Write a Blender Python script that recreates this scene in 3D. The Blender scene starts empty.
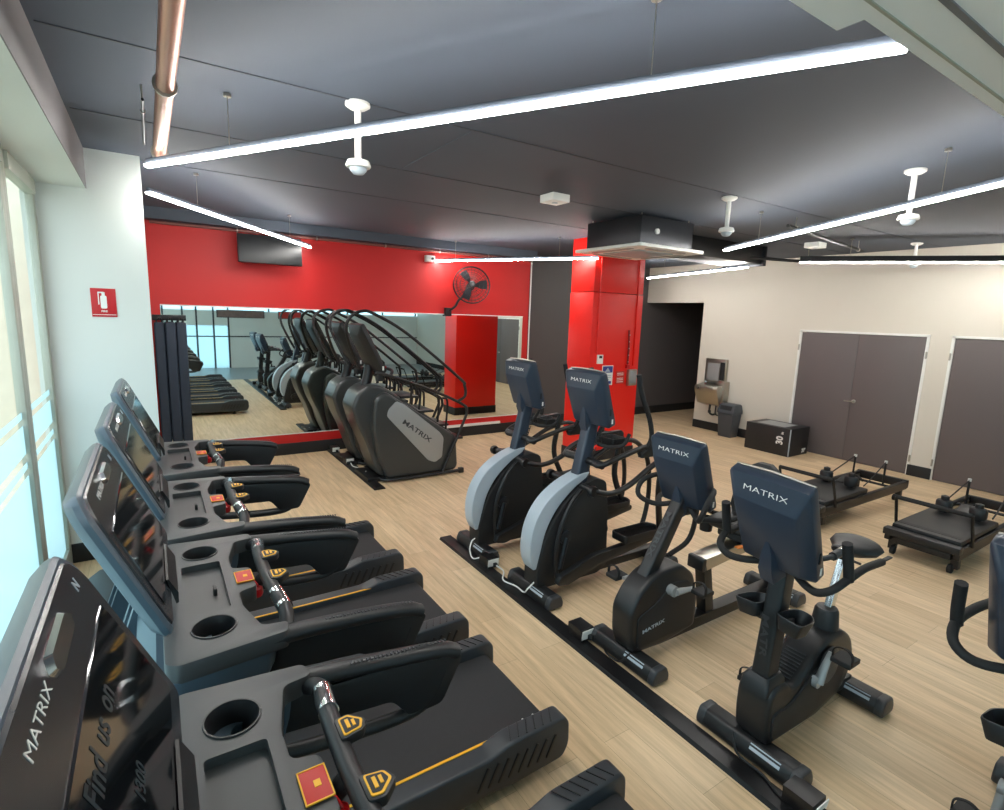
import bpy, bmesh, math, random
from mathutils import Vector, Matrix
random.seed(7)
S = bpy.context.scene
C = S.collection
PI = math.pi

# ------------------------------------------------------------ camera
cd = bpy.data.cameras.new('camera'); cam = bpy.data.objects.new('camera', cd); C.objects.link(cam)
S.camera = cam
r_ = (0.83890304, -0.54323165, 0.03377945)
d_ = (-0.06169616, -0.15657182, -0.98573772)
f_ = (0.54077284, 0.82485431, -0.16486389)
cam.matrix_world = Matrix(((r_[0], -d_[0], -f_[0], 0), (r_[1], -d_[1], -f_[1], 0), (r_[2], -d_[2], -f_[2], 2.1), (0, 0, 0, 1)))
cd.sensor_fit = 'HORIZONTAL'; cd.sensor_width = 36; cd.lens = 534.0686 * 36 / 1004
cd.clip_start = 0.02; cd.clip_end = 200

# ------------------------------------------------------------ sky, daylight, exposure
w = bpy.data.worlds.new('sky'); S.world = w; w.use_nodes = True
bg = w.node_tree.nodes['Background']
bg.inputs[0].default_value = (0.76, 0.91, 1.0, 1); bg.inputs[1].default_value = 2.2
S.view_settings.view_transform = 'Standard'; S.view_settings.look = 'None'
S.view_settings.gamma = 1.0; S.view_settings.use_curve_mapping = False
S.view_settings.exposure = 0.72
LED = 58.0            # strength of the ceiling light strips

def portal(x, y0, y1, z0, z1):
    l = bpy.data.lights.new('window_portal', 'AREA'); l.shape = 'RECTANGLE'; l.size = y1 - y0; l.size_y = z1 - z0
    l.cycles.is_portal = True
    o = bpy.data.objects.new('window_portal', l); C.objects.link(o)
    o.matrix_world = Matrix(((0, 0, -1, x), (1, 0, 0, (y0 + y1) / 2), (0, 1, 0, (z0 + z1) / 2), (0, 0, 0, 1)))
    return o
portal(-0.80, -4.4, 5.25, 0.1, 2.8)

# ------------------------------------------------------------ materials
def lin(c):
    return tuple(((v / 255) / 12.92 if v / 255 <= 0.04045 else ((v / 255 + 0.055) / 1.055) ** 2.4) for v in c)
MATS = {}
def mat(name, rgb, rough=0.5, metal=0.0, spec=0.5, noise=0.06, nscale=14.0, bump=0.0, bscale=300.0, coat=0.0, alpha=1.0):
    if name in MATS: return MATS[name]
    m = bpy.data.materials.new(name); m.use_nodes = True; MATS[name] = m
    nt = m.node_tree; b = nt.nodes['Principled BSDF']
    b.inputs['Roughness'].default_value = rough; b.inputs['Metallic'].default_value = metal
    b.inputs['Specular IOR Level'].default_value = spec; b.inputs['Coat Weight'].default_value = coat
    b.inputs['Alpha'].default_value = alpha
    c = lin(rgb)
    tc = nt.nodes.new('ShaderNodeTexCoord')
    n = nt.nodes.new('ShaderNodeTexNoise'); n.inputs['Scale'].default_value = nscale; n.inputs['Detail'].default_value = 3
    nt.links.new(tc.outputs['Object'], n.inputs['Vector'])
    mx = nt.nodes.new('ShaderNodeMix'); mx.data_type = 'RGBA'
    mx.inputs[6].default_value = tuple(v * (1 - noise) for v in c) + (1,)
    mx.inputs[7].default_value = tuple(min(1, v * (1 + noise)) for v in c) + (1,)
    nt.links.new(n.outputs['Fac'], mx.inputs[0]); nt.links.new(mx.outputs[2], b.inputs['Base Color'])
    if bump > 0:
        n2 = nt.nodes.new('ShaderNodeTexNoise'); n2.inputs['Scale'].default_value = bscale
        bp = nt.nodes.new('ShaderNodeBump'); bp.inputs['Strength'].default_value = bump; bp.inputs['Distance'].default_value = 0.002
        nt.links.new(tc.outputs['Object'], n2.inputs['Vector']); nt.links.new(n2.outputs['Fac'], bp.inputs['Height'])
        nt.links.new(bp.outputs['Normal'], b.inputs['Normal'])
    return m
def emis(name, rgb, s):
    m = bpy.data.materials.new(name); m.use_nodes = True; MATS[name] = m
    b = m.node_tree.nodes['Principled BSDF']
    b.inputs['Emission Color'].default_value = rgb + (1,); b.inputs['Emission Strength'].default_value = s
    b.inputs['Base Color'].default_value = (.8, .8, .8, 1)
    return m
def floor_mat():
    m = bpy.data.materials.new('oak_vinyl_planks'); m.use_nodes = True
    nt = m.node_tree; b = nt.nodes['Principled BSDF']; N = nt.nodes.new; L = nt.links.new
    tc = N('ShaderNodeTexCoord'); mp = N('ShaderNodeMapping'); mp.inputs['Rotation'].default_value = (0, 0, PI / 2)
    L(tc.outputs['Object'], mp.inputs['Vector'])
    br = N('ShaderNodeTexBrick'); br.inputs['Scale'].default_value = 1.0
    br.inputs['Brick Width'].default_value = 1.22; br.inputs['Row Height'].default_value = 0.178
    br.inputs['Mortar Size'].default_value = 0.0012; br.inputs['Mortar Smooth'].default_value = 0.4
    br.offset = 0.37; br.inputs['Bias'].default_value = 0.0
    br.inputs['Color1'].default_value = lin((236, 209, 172)) + (1,)
    br.inputs['Color2'].default_value = lin((222, 193, 154)) + (1,)
    br.inputs['Mortar'].default_value = lin((176, 150, 118)) + (1,)
    L(mp.outputs[0], br.inputs['Vector'])
    mp2 = N('ShaderNodeMapping'); mp2.inputs['Scale'].default_value = (26, 1.6, 1)
    L(tc.outputs['Object'], mp2.inputs['Vector'])
    n = N('ShaderNodeTexNoise'); n.inputs['Scale'].default_value = 1.0; n.inputs['Detail'].default_value = 6; n.inputs['Roughness'].default_value = 0.65
    L(mp2.outputs[0], n.inputs['Vector'])
    cr = N('ShaderNodeValToRGB'); cr.color_ramp.elements[0].position = 0.3; cr.color_ramp.elements[1].position = 0.72
    cr.color_ramp.elements[0].color = (0.70, 0.67, 0.62, 1); cr.color_ramp.elements[1].color = (1.1, 1.1, 1.1, 1)
    L(n.outputs['Fac'], cr.inputs[0])
    mx = N('ShaderNodeMix'); mx.data_type = 'RGBA'; mx.blend_type = 'MULTIPLY'; mx.inputs[0].default_value = 1
    L(br.outputs['Color'], mx.inputs[6]); L(cr.outputs[0], mx.inputs[7]); L(mx.outputs[2], b.inputs['Base Color'])
    b.inputs['Roughness'].default_value = 0.42; b.inputs['Specular IOR Level'].default_value = 0.4
    return m
def glass_mat(name, tint, frost):
    m = bpy.data.materials.new(name); m.use_nodes = True; nt = m.node_tree; N = nt.nodes.new; L = nt.links.new
    for n in list(nt.nodes):
        if n.type != 'OUTPUT_MATERIAL': nt.nodes.remove(n)
    out = nt.nodes['Material Output']
    t = N('ShaderNodeBsdfTransparent'); t.inputs[0].default_value = tint + (1,)
    g = N('ShaderNodeBsdfGlossy'); g.inputs['Roughness'].default_value = 0.03
    fr = N('ShaderNodeFresnel'); fr.inputs[0].default_value = 1.08
    tl = N('ShaderNodeBsdfTranslucent'); tl.inputs[0].default_value = (0.62, 0.78, 0.84, 1)
    a = N('ShaderNodeMixShader'); a.inputs[0].default_value = frost
    L(t.outputs[0], a.inputs[1]); L(tl.outputs[0], a.inputs[2])
    ge = N('ShaderNodeNewGeometry'); mu = N('ShaderNodeMath'); mu.operation = 'MULTIPLY_ADD'; mu.inputs[1].default_value = -1; mu.inputs[2].default_value = 1; L(ge.outputs['Backfacing'], mu.inputs[0])
    m2 = N('ShaderNodeMath'); m2.operation = 'MULTIPLY'; L(fr.outputs[0], m2.inputs[0]); L(mu.outputs[0], m2.inputs[1])
    bm_ = N('ShaderNodeMixShader'); L(m2.outputs[0], bm_.inputs[0]); L(a.outputs[0], bm_.inputs[1]); L(g.outputs[0], bm_.inputs[2])
    L(bm_.outputs[0], out.inputs['Surface'])
    return m
def mirror_mat():
    m = bpy.data.materials.new('mirror_silver'); m.use_nodes = True
    b = m.node_tree.nodes['Principled BSDF']; b.inputs['Base Color'].default_value = (0.80, 0.87, 0.83, 1)
    b.inputs['Metallic'].default_value = 1; b.inputs['Roughness'].default_value = 0.012
    return m

M_FLOOR = floor_mat()
M_TILE = mat('grey_tile', (128, 134, 136), .35)
M_WHITE = mat('white_wall_paint', (212, 217, 213), .6, noise=.02, nscale=3)
M_SOF = mat('soffit_white_paint', (240, 243, 244), .6, noise=.01)
M_CREAM = mat('cream_wall_paint', (212, 206, 194), .6, noise=.02, nscale=3)
M_RED = mat('red_wall_paint', (200, 28, 26), .5, noise=.04, nscale=4)
M_REDG = mat('red_column_paint', (232, 22, 8), .38, noise=.03, nscale=4)
M_GREYW = mat('charcoal_wall_paint', (82, 78, 78), .55, noise=.03, nscale=3)
M_CEIL = mat('slate_ceiling_paint', (70, 78, 90), .7, noise=.07, nscale=1.2)
M_DOOR = mat('grey_door_paint', (98, 90, 90), .5, noise=.03, nscale=3)
M_BEAM = mat('grey_beam_paint', (120, 118, 120), .6, noise=.04)
M_BLACK = mat('black_plastic', (26, 27, 29), .42, noise=.10, nscale=8, bump=.15, bscale=500)
M_BLACK2 = mat('matt_black_plastic', (26, 27, 29), .6, noise=.1)
M_CHAR = mat('charcoal_plastic', (50, 53, 57), .42, noise=.06, bump=.12, bscale=600)
M_CAS = mat('blue_grey_casing', (42, 52, 66), .33, noise=.05)
M_TCAS = mat('slate_treadmill_casing', (64, 80, 92), .35, noise=.05)
M_TRAY = mat('dark_grey_tray_plastic', (60, 62, 63), .42, noise=.05, bump=.15, bscale=700)
M_RUB = mat('black_rubber', (24, 24, 25), .75, noise=.15, nscale=30, bump=.3, bscale=250)
M_BELT = mat('running_belt_rubber', (40, 40, 42), .7, noise=.12, nscale=60, bump=.2, bscale=400)
M_METB = mat('black_powder_coat', (18, 18, 20), .4, noise=.08)
M_METD = mat('dark_steel', (48, 50, 54), .35, metal=.6)
M_CHROME = mat('chrome', (225, 228, 230), .16, metal=1.0, noise=.02)
M_STEEL = mat('brushed_steel', (178, 174, 164), .32, metal=1.0, noise=.05)
M_COPPER = mat('copper_pipe_metal', (176, 128, 108), .32, metal=.85, noise=.12, nscale=5)
M_SILV = mat('silver_grey_shroud', (172, 184, 194), .35, noise=.03)
M_SILV2 = mat('silver_side_panel', (158, 160, 160), .4, metal=.3, noise=.03)
M_YEL = mat('yellow_marking', (240, 176, 28), .5, noise=.03)
M_ORG = mat('orange_plastic', (236, 130, 30), .5)
M_REDP = mat('red_label', (196, 44, 34), .5, noise=.03)
M_REDK = mat('red_plastic', (188, 14, 22), .35)
M_WHT = mat('white_plastic', (232, 232, 228), .45, noise=.02)
M_SCREEN = mat('black_glass_screen', (14, 17, 20), .06, spec=.9, noise=.05)
M_BEZ = mat('dark_bezel', (40, 45, 50), .25, noise=.05)
M_MAT = mat('navy_foam', (38, 50, 66), .7, noise=.08)
M_BINM = mat('bin_plastic', (66, 70, 76), .45, noise=.05)
M_VINYL = mat('black_vinyl', (30, 31, 33), .45, noise=.1, bump=.2, bscale=200)
M_SHROUD = mat('dark_stepper_plastic', (56, 58, 58), .32, noise=.05)
M_ALU = mat('window_aluminium', (168, 172, 160), .4, metal=.3, noise=.03)
M_LED = emis('led_diffuser', (1.0, 0.97, 0.92), LED)
M_GLASS = glass_mat('clear_glass', (0.97, 0.985, 0.98), 0.0)
M_FROST = glass_mat('frosted_film_glass', (0.92, 0.98, 1.0), 0.72)
M_MIRROR = mirror_mat()
M_OBSC = glass_mat('obscured_glass', (0.45, 0.55, 0.58), 0.3)
M_CONC = mat('pale_concrete', (206, 202, 182), .8, noise=.12, nscale=6)
M_NAVYINK = mat('faint_dark_lettering', (20, 34, 44), .5)

# ------------------------------------------------------------ mesh builder
def smoothpath(pts, n=6):
    P = [Vector(p) for p in pts]
    if len(P) < 3: return P
    out = []
    for i in range(len(P) - 1):
        p0 = P[i - 1] if i else P[0] * 2 - P[1]
        p1, p2 = P[i], P[i + 1]
        p3 = P[i + 2] if i + 2 < len(P) else P[-1] * 2 - P[-2]
        for k in range(n):
            t = k / n
            out.append(0.5 * ((2 * p1) + (-p0 + p2) * t + (2 * p0 - 5 * p1 + 4 * p2 - p3) * t * t + (-p0 + 3 * p1 - 3 * p2 + p3) * t ** 3))
    out.append(P[-1]); return out
def rcorner(poly, r, n=4):
    """round the corners of a 2D polygon"""
    out = []; N = len(poly)
    for i in range(N):
        rr = r[i] if isinstance(r, (list, tuple)) else r
        p = Vector(poly[i]); a = Vector(poly[i - 1]) - p; b = Vector(poly[(i + 1) % N]) - p
        d = min(rr, a.length * .45, b.length * .45)
        if d < 1e-4: out.append(tuple(p)); continue
        s = p + a.normalized() * d; e = p + b.normalized() * d
        for k in range(n + 1):
            t = k / n; out.append(tuple((1 - t) ** 2 * s + 2 * t * (1 - t) * p + t * t * e))
    return out
class MB:
    def __init__(s, ox=0, oy=0, oz=0):
        s.bm = bmesh.new(); s.o = Vector((ox, oy, oz))
    def _new(s, verts, faces):
        vs = [s.bm.verts.new(v) for v in verts]
        fs = []
        for f in faces:
            try: fs.append(s.bm.faces.new([vs[i] for i in f]))
            except ValueError: pass
        return vs, fs
    def _bev(s, vs, fs, bev, seg=2, sharp_only=True):
        if bev <= 0: return
        es = set()
        for f in fs:
            for e in f.edges: es.add(e)
        if sharp_only: es = [e for e in es if len(e.link_faces) == 2 and e.calc_face_angle(0) > 0.6]
        try: bmesh.ops.bevel(s.bm, geom=list(es), offset=bev, segments=seg, profile=.6, affect='EDGES', clamp_overlap=True)
        except Exception: pass
    def box(s, c, d, bev=0.0, rot=None, seg=2):
        hx, hy, hz = d[0] / 2, d[1] / 2, d[2] / 2
        V = [Vector((x, y, z)) for x in (-hx, hx) for y in (-hy, hy) for z in (-hz, hz)]
        if rot is not None: V = [rot @ v for v in V]
        V = [v + Vector(c) for v in V]
        F = [(0, 1, 3, 2), (4, 6, 7, 5), (0, 4, 5, 1), (2, 3, 7, 6), (0, 2, 6, 4), (1, 5, 7, 3)]
        vs, fs = s._new(V, F); bmesh.ops.recalc_face_normals(s.bm, faces=fs); s._bev(vs, fs, bev, seg); return s
    def b2(s, x0, x1, y0, y1, z0, z1, bev=0.0):
        return s.box(((x0 + x1) / 2, (y0 + y1) / 2, (z0 + z1) / 2), (x1 - x0, y1 - y0, z1 - z0), bev)
    def prism(s, poly, axis, a0, a1, bev=0.0, seg=2):
        """poly in the two axes other than axis (in x,y,z order), extruded a0..a1"""
        def P(p, a):
            if axis == 'y': return Vector((p[0], a, p[1]))
            if axis == 'x': return Vector((a, p[0], p[1]))
            return Vector((p[0], p[1], a))
        n = len(poly); V = [P(p, a0) for p in poly] + [P(p, a1) for p in poly]
        F = [tuple(range(n)), tuple(range(2 * n - 1, n - 1, -1))] + [(i, (i + 1) % n, n + (i + 1) % n, n + i) for i in range(n)]
        vs, fs = s._new(V, F); bmesh.ops.recalc_face_normals(s.bm, faces=fs)
        if bev > 0:
            es = [e for f in fs[:2] for e in f.edges]
            try: bmesh.ops.bevel(s.bm, geom=es, offset=bev, segments=seg, profile=.6, affect='EDGES', clamp_overlap=True)
            except Exception: pass
        return s
    def loft(s, rings, cap=True, close=False):
        n = len(rings[0]); V = [Vector(p) for r in rings for p in r]; F = []
        m = len(rings)
        for k in range(m - 1 if not close else m):
            k2 = (k + 1) % m
            for i in range(n):
                j = (i + 1) % n; F.append((k * n + i, k * n + j, k2 * n + j, k2 * n + i))
        if cap and not close: F += [tuple(range(n - 1, -1, -1)), tuple((m - 1) * n + i for i in range(n))]
        vs, fs = s._new(V, F); bmesh.ops.recalc_face_normals(s.bm, faces=fs); return s
    def tube(s, pts, r=0.015, n=10, smooth=5, flat=1.0, up=(0, 0, 1), closed=False):
        """flat: ratio of the cross section along 'up' relative to r"""
        P = smoothpath(pts, smooth) if smooth > 1 else [Vector(p) for p in pts]
        rs = r if isinstance(r, (list, tuple)) else None
        rings = []; m = len(P)
        prev = None
        for i, p in enumerate(P):
            t = (P[min(i + 1, m - 1)] - P[max(i - 1, 0)]).normalized()
            u = Vector(up) if prev is None else prev
            if abs(t.dot(u)) > .98: u = Vector((1, 0, 0)) if abs(t.x) < .9 else Vector((0, 1, 0))
            side = t.cross(u).normalized(); u2 = side.cross(t).normalized(); prev = u2
            rr = r if rs is None else rs[0] + (rs[1] - rs[0]) * i / (m - 1)
            rings.append([p + side * math.cos(a) * rr + u2 * math.sin(a) * rr * flat for a in [2 * PI * k / n for k in range(n)]])
        return s.loft(rings)
    def lathe(s, prof, c=(0, 0, 0), n=24, rot=None):
        rings = []
        for (r, z) in prof:
            rg = []
            for k in range(n):
                a = 2 * PI * k / n; v = Vector((r * math.cos(a), r * math.sin(a), z))
                if rot is not None: v = rot @ v
                rg.append(v + Vector(c))
            rings.append(rg)
        return s.loft(rings)
    def cup(s, poly, z0, z1, t=0.008, taper=0.8, floor=0.01):
        """open container on outline poly"""
        cx = sum(p[0] for p in poly) / len(poly); cy = sum(p[1] for p in poly) / len(poly)
        def ring(k, off, z):
            out = []
            for p in poly:
                v = Vector((p[0] - cx, p[1] - cy)); L = v.length; v = v * (k * max(0.05, (L - off)) / L if L > 0 else 1)
                out.append((cx + v.x, cy + v.y, z))
            return out
        return s.loft([ring(taper, 0, z0), ring(1, 0, z1 - .006), ring(1, .002, z1), ring(1, t - .002, z1), ring(1, t, z1 - .006), ring(taper, t, z0 + floor)])
    def xform(s, m):
        bmesh.ops.transform(s.bm, matrix=m, verts=s.bm.verts); return s
    def mesh(s, name):
        me = bpy.data.meshes.new(name)
        bmesh.ops.translate(s.bm, vec=-s.o, verts=s.bm.verts)
        s.bm.to_mesh(me); s.bm.free()
        for p in me.polygons: p.use_smooth = True
        me.set_sharp_from_angle(angle=math.radians(38))
        return me
    def obj(s, name, material, parent=None, label=None):
        me = s.mesh(name); me.materials.append(material)
        o = bpy.data.objects.new(name, me); C.objects.link(o)
        if parent is not None: o.parent = parent
        else: o.location = s.o
        if label: o['label'] = label
        return o
def thing(name, label, cat, loc=(0, 0, 0), group=None):
    o = bpy.data.objects.new(name, None); C.objects.link(o); o.location = loc; o.empty_display_size = .1
    return tag(o, label, cat, group)
def tag(o, label, cat, group=None):
    o['label'] = label; o['category'] = cat
    if group: o['group'] = group
    return o
def struct(o):
    o['kind'] = 'structure'; return o
def kids(o): return [c for c in ALLKIDS().get(o.name, [])]
def ALLKIDS():
    d = {}
    for o in C.objects:
        if o.parent: d.setdefault(o.parent.name, []).append(o)
    return d
def dup(root, loc, label=None, skip=()):
    km = ALLKIDS()
    def rec(o, par):
        c = o.copy(); C.objects.link(c)
        if par is not None: c.parent = par
        for ch in km.get(o.name, []): rec(ch, c)
        return c
    r = rec(root, None); r.location = loc
    if label: r['label'] = label
    return r
def textmesh(txt, size, extrude=0.0006, sx=1.0, bold=0.0, space=1.0):
    cu = bpy.data.curves.new('t', 'FONT'); cu.body = txt; cu.size = size; cu.extrude = extrude
    cu.align_x = 'CENTER'; cu.align_y = 'CENTER'; cu.offset = bold; cu.space_character = space; cu.resolution_u = 3
    o = bpy.data.objects.new('t', cu); C.objects.link(o)
    dg = bpy.context.evaluated_depsgraph_get(); dg.update()
    me = bpy.data.meshes.new_from_object(o.evaluated_get(dg))
    bpy.data.objects.remove(o); bpy.data.curves.remove(cu)
    me.transform(Matrix.Diagonal((sx, 1, 1, 1)))
    return me
def text(txt, size, pos, right, up, material, parent, name='lettering', sx=1.0, bold=0.0, o3=(0, 0, 0), space=1.0, extrude=.0006):
    me = textmesh(txt, size, extrude, sx, bold, space); me.materials.clear(); me.materials.append(material)
    R = Vector(right).normalized(); U = Vector(up).normalized(); U = (U - R * U.dot(R)).normalized(); Nn = R.cross(U)
    p = Vector(pos) - Vector(o3)
    me.transform(Matrix(((R.x, U.x, Nn.x, p.x), (R.y, U.y, Nn.y, p.y), (R.z, U.z, Nn.z, p.z), (0, 0, 0, 1))))
    me.name = name
    o = bpy.data.objects.new(name, me); C.objects.link(o)
    if parent is not None: o.parent = parent
    return o
def boolean(o, cutter):
    """cut 'cutter' (an MB) out of object o and bake the result into its mesh"""
    cm = cutter.mesh('cut'); co = bpy.data.objects.new('cut', cm); C.objects.link(co)
    co.parent = o.parent
    md = o.modifiers.new('b', 'BOOLEAN'); md.operation = 'DIFFERENCE'; md.object = co; md.solver = 'EXACT'
    dg = bpy.context.evaluated_depsgraph_get(); dg.update()
    me = bpy.data.meshes.new_from_object(o.evaluated_get(dg))
    o.modifiers.clear(); old = o.data; o.data = me; me.name = old.name
    for p in me.polygons: p.use_smooth = True
    me.set_sharp_from_angle(angle=math.radians(38))
    bpy.data.objects.remove(co)
    return o
def RY(a): return Matrix.Rotation(a, 3, 'Y')
def RX(a): return Matrix.Rotation(a, 3, 'X')
def RZ(a): return Matrix.Rotation(a, 3, 'Z')

# ============================================================ THE ROOM
ZC = 3.23; YM = 8.0; YB = -4.6; XR = 9.17
struct(MB().b2(-.9, 12.2, -1.2, 8.5, -.1, 0).obj('floor', M_FLOOR))
struct(MB().b2(-.9, 12.2, YB - .2, -1.2, -.1, -.001).obj('floor_tiles', M_TILE))
struct(MB().b2(-.9, 12.2, YB - .2, 8.5, ZC, ZC + .15).obj('ceiling', M_CEIL))
# ceiling joints
k = 1
for (y, xa, xb) in ((3.10, -.33, 9.1), (4.28, -.33, 9.1), (5.4, .0, 9.1)):
    struct(MB().b2(xa, xb, y - .007, y + .007, ZC - .004, ZC).obj('trim_%d' % k, mat('ceiling_joint', (66, 70, 78), .7))); k += 1
for x in (1.75,):
    struct(MB().b2(x - .006, x + .006, 3.1, 4.27, ZC - .004, ZC).obj('trim_%d' % k, M_CEIL)); k += 1
# deeper dark beam just before the mirror wall
struct(MB().b2(.0, 5.75, 7.8, YM, 3.10, ZC).obj('trim_%d' % k, M_CEIL)); k += 1
# mirror wall (red), grey wall beyond
struct(MB().b2(-.75, 5.75, YM, 8.3, 0, ZC).obj('wall_back', M_RED))
struct(MB().b2(5.75, 12.2, 8.3, 8.5, 0, ZC).obj('wall_back_grey', M_GREYW))
struct(MB().b2(-.2, 5.75, YM - .015, YM, 0, .17, .003).obj('baseboard_back', M_BLACK2))
struct(MB().b2(5.75, 12.2, 8.285, 8.3, 0, .17, .003).obj('baseboard_back_grey', M_BLACK2))
# right wall with the opening at its far end
w_ = MB()
w_.b2(XR, XR + .2, YB, .78, 0, ZC); w_.b2(XR, XR + .2, .78, 2.82, 2.04, ZC); w_.b2(XR, XR + .2, 2.82, 3.07, 0, ZC)
w_.b2(XR, XR + .2, 3.07, 4.89, 2.04, ZC); w_.b2(XR, XR + .2, 4.89, 6.84, 0, ZC); w_.b2(XR, XR + .2, 6.84, 8.3, 2.49, ZC)
struct(w_.obj('wall_right', M_CREAM))
w_ = MB()
w_.b2(XR - .014, XR, 4.92, 6.84, 0, .16, .003); w_.b2(XR - .022, XR, 2.80, 3.09, 0, .16, .003); w_.b2(XR - .014, XR, YB, .75, 0, .16, .003)
struct(w_.obj('baseboard_right', M_BLACK2))
struct(MB().b2(12.0, 12.2, YB, 8.5, 0, ZC).obj('wall_corridor', M_GREYW))
struct(MB().b2(XR + .2, 12.0, 4.5, 4.6, 0, ZC).obj('wall_corridor_end', M_GREYW))
# doors
def door(n, y0, y1, yh):
    d = thing('door_%d' % n, 'pair', 'door'); del d['label']; del d['category']; struct(d); d.location = (XR, y0, 0)
    o = (XR, y0, 0); ym = (y0 + y1) / 2
    fr = MB(*o); t = .035
    fr.b2(XR - .012, XR + .1, y0 - .0, y0 + t, 0, 2.04, .003); fr.b2(XR - .012, XR + .1, y1 - t, y1, 0, 2.04, .003); fr.b2(XR - .012, XR + .1, y0, y1, 2.005, 2.04, .003)
    fr.obj('door_frame', M_WHT, d)
    for a, b in ((y0 + t + .003, ym - .002), (ym + .002, y1 - t - .003)):
        MB(*o).b2(XR + .005, XR + .045, a, b, .006, 2.0, .002).obj('door_leaf', M_DOOR, d)
    h = MB(*o); h.lathe([(.03, 0), (.03, .008), (.012, .012), (.012, .05), (0.004, .052)], (XR + .005, yh, .96), 16, RY(-PI / 2)); h.tube([(XR - .045, yh, .96), (XR - .045, yh + .06, .958), (XR - .04, yh + .12, .955)], .009, 8)
    h.obj('door_handle', M_STEEL, d)
    for yy in (y0 + .012, y1 - .012):
        for zz in (.25, 1.75):
            hh = MB(*o); hh.lathe([(.008, -.05), (.008, .05)], (XR - .018, yy, zz), 10); hh.b2(XR - .016, XR + .0, yy - .012, yy + .012, zz - .045, zz + .045)
            hh.obj('hinge', M_STEEL, d)
door(1, 3.07, 4.89, 3.93)
door(2, .78, 2.82, 1.72)
# white pillar between the windows and the mirror wall, ceiling beam over the windows
struct(MB().b2(-.74, 0.0, 5.28, YM, 0, ZC).obj('wall_pillar', M_WHITE))
struct(MB().b2(-.66, .004, 5.266, 5.28, 0, .16, .003).obj('baseboard_pillar', M_BLACK2))
struct(MB().b2(-.355, -.35, YB, 5.28, 2.94, ZC).obj('trim_%d' % k, M_BEAM)); k += 1
struct(MB().b2(-.9, -.355, YB, 5.28, 2.94, ZC).obj('wall_beam', M_WHITE))
struct(MB().b2(-.9, -.655, YB, 5.28, 0, .10).obj('wall_sill', M_ALU))
# soffit over the near side of the room
struct(MB().b2(-.35, 9.17, YB, .70, 2.80, ZC).obj('wall_soffit', M_SOF))
struct(MB().b2(-.35, 1.42, .70, .76, 2.80, 2.835).obj('trim_%d' % k, M_SOF)); k += 1
struct(MB().b2(-.35, 9.17, .555, .57, 2.795, 2.80).obj('trim_%d' % k, M_BEAM)); k += 1
struct(MB().b2(-.35, 9.17, .655, .662, 2.796, 2.80).obj('trim_%d' % k, M_ALU)); k += 1
# windows
mull = [-4.5, -2.95, -1.5, -.05, 1.4, 2.82, 4.22, 5.2]
for n in range(len(mull) - 1):
    a, b = mull[n] + .08, mull[n + 1] - (.08 if n < 6 else .02)
    W = thing('window_%d' % (n + 1), '', ''); del W['label']; del W['category']; struct(W); W.location = (-.66, a, .1)
    o = (-.66, a, .1); fx0, fx1 = -.70, -.655
    f = MB(*o); f.b2(fx0, fx1, a - .08, a, .1, 2.94, .004); f.b2(fx0, fx1, b, b + (.08 if n < 6 else .10), .1, 2.94, .004)
    f.b2(fx0, fx1 + .02, a, b, 2.84, 2.94, .004); f.b2(fx0, fx1, a, b, .1, .16, .004); f.b2(fx0 - .01, fx1 - .01, a, a + .02, .16, 2.84)
    f.obj('window_frame', M_ALU, W)
    MB(*o).b2(-.684, -.680, a, b, .16, 2.84).obj('window_pane', M_GLASS, W)
    fb = MB(*o)
    for (z0, z1) in ((.16, 1.06), (1.10, 1.14), (1.19, 1.36), (1.40, 1.44)):
        fb.b2(-.6790, -.6780, a, b, z0, z1)
    fb.obj('frosted_film', M_FROST, W)
struct(MB().b2(-12.4, -12.2, -14, 14, -.5, 2.6).obj('wall_outside', M_CONC))
struct(MB().b2(-7.0, -.9, 9.0, 9.4, 0, 5.0).obj('wall_outside_building', M_CONC))
struct(MB().b2(-12.2, -.9, -14, 14, -.1, 0).obj('floor_outside', M_CONC))
# wall behind the camera: glazed shopfront (left), white panels, high windows
e = MB()
e.b2(2.2, 9.17, YB - .1, YB, 0, 1.45); e.b2(-.7, 9.17, YB - .1, YB, 1.45, 1.95); e.b2(-.7, 9.17, YB - .1, YB, 2.7, ZC)
struct(e.obj('wall_front', M_WHITE))
e = MB()
for x in (-.7, .3, .85, 1.25, 1.75, 2.2, 3.5, 4.9, 6.3, 7.7, 9.1): e.b2(x - .025, x + .025, YB - .06, YB + .01, 0 if x < 2.3 else 1.95, 2.7)
e.b2(-.7, 9.17, YB, YB + .012, 1.06, 1.10)
struct(e.obj('trim_%d' % k, M_CHAR)); k += 1
WF = struct(thing('window_8', '', '', (0, YB, 0))); del WF['label']; del WF['category']
MB(0, YB, 0).b2(-.7, 2.2, YB - .05, YB - .045, 0, 1.45).obj('window_pane', M_OBSC, WF)
MB(0, YB, 0).b2(-.7, 9.17, YB - .05, YB - .045, 1.95, 2.7).obj('window_pane', M_FROST, WF)

# ============================================================ COLUMN
col = struct(thing('wall_column', '', '', (5.22, 5.72, 0))); del col['label']; del col['category']
o = (5.22, 5.72, 0)
MB(*o).b2(5.22, 6.22, 5.72, 6.22, 0, 2.47, .004).obj('column_casing', M_REDG, col)
MB(*o).b2(5.225, 6.215, 5.725, 6.215, 2.48, ZC, .002).obj('column_head', M_REDG, col)
MB(*o).b2(5.21, 6.23, 5.71, 6.23, 0, .16, .003).obj('skirting', M_BLACK2, col)
tag(MB(5.33, 5.7, 0).tube([(5.33, 5.708, 1.6), (5.33, 5.708, ZC)], .009, 8, 1).obj('conduit', M_REDG), 'thin red conduit running down the front of the red column', 'conduit')
tag(MB(6.1, 5.7, 0).b2(6.09, 6.10, 5.705, 5.72, 1.42, 3.22).obj('conduit', M_REDG), 'second thin red cover strip near the right edge of the red column', 'conduit')
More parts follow.
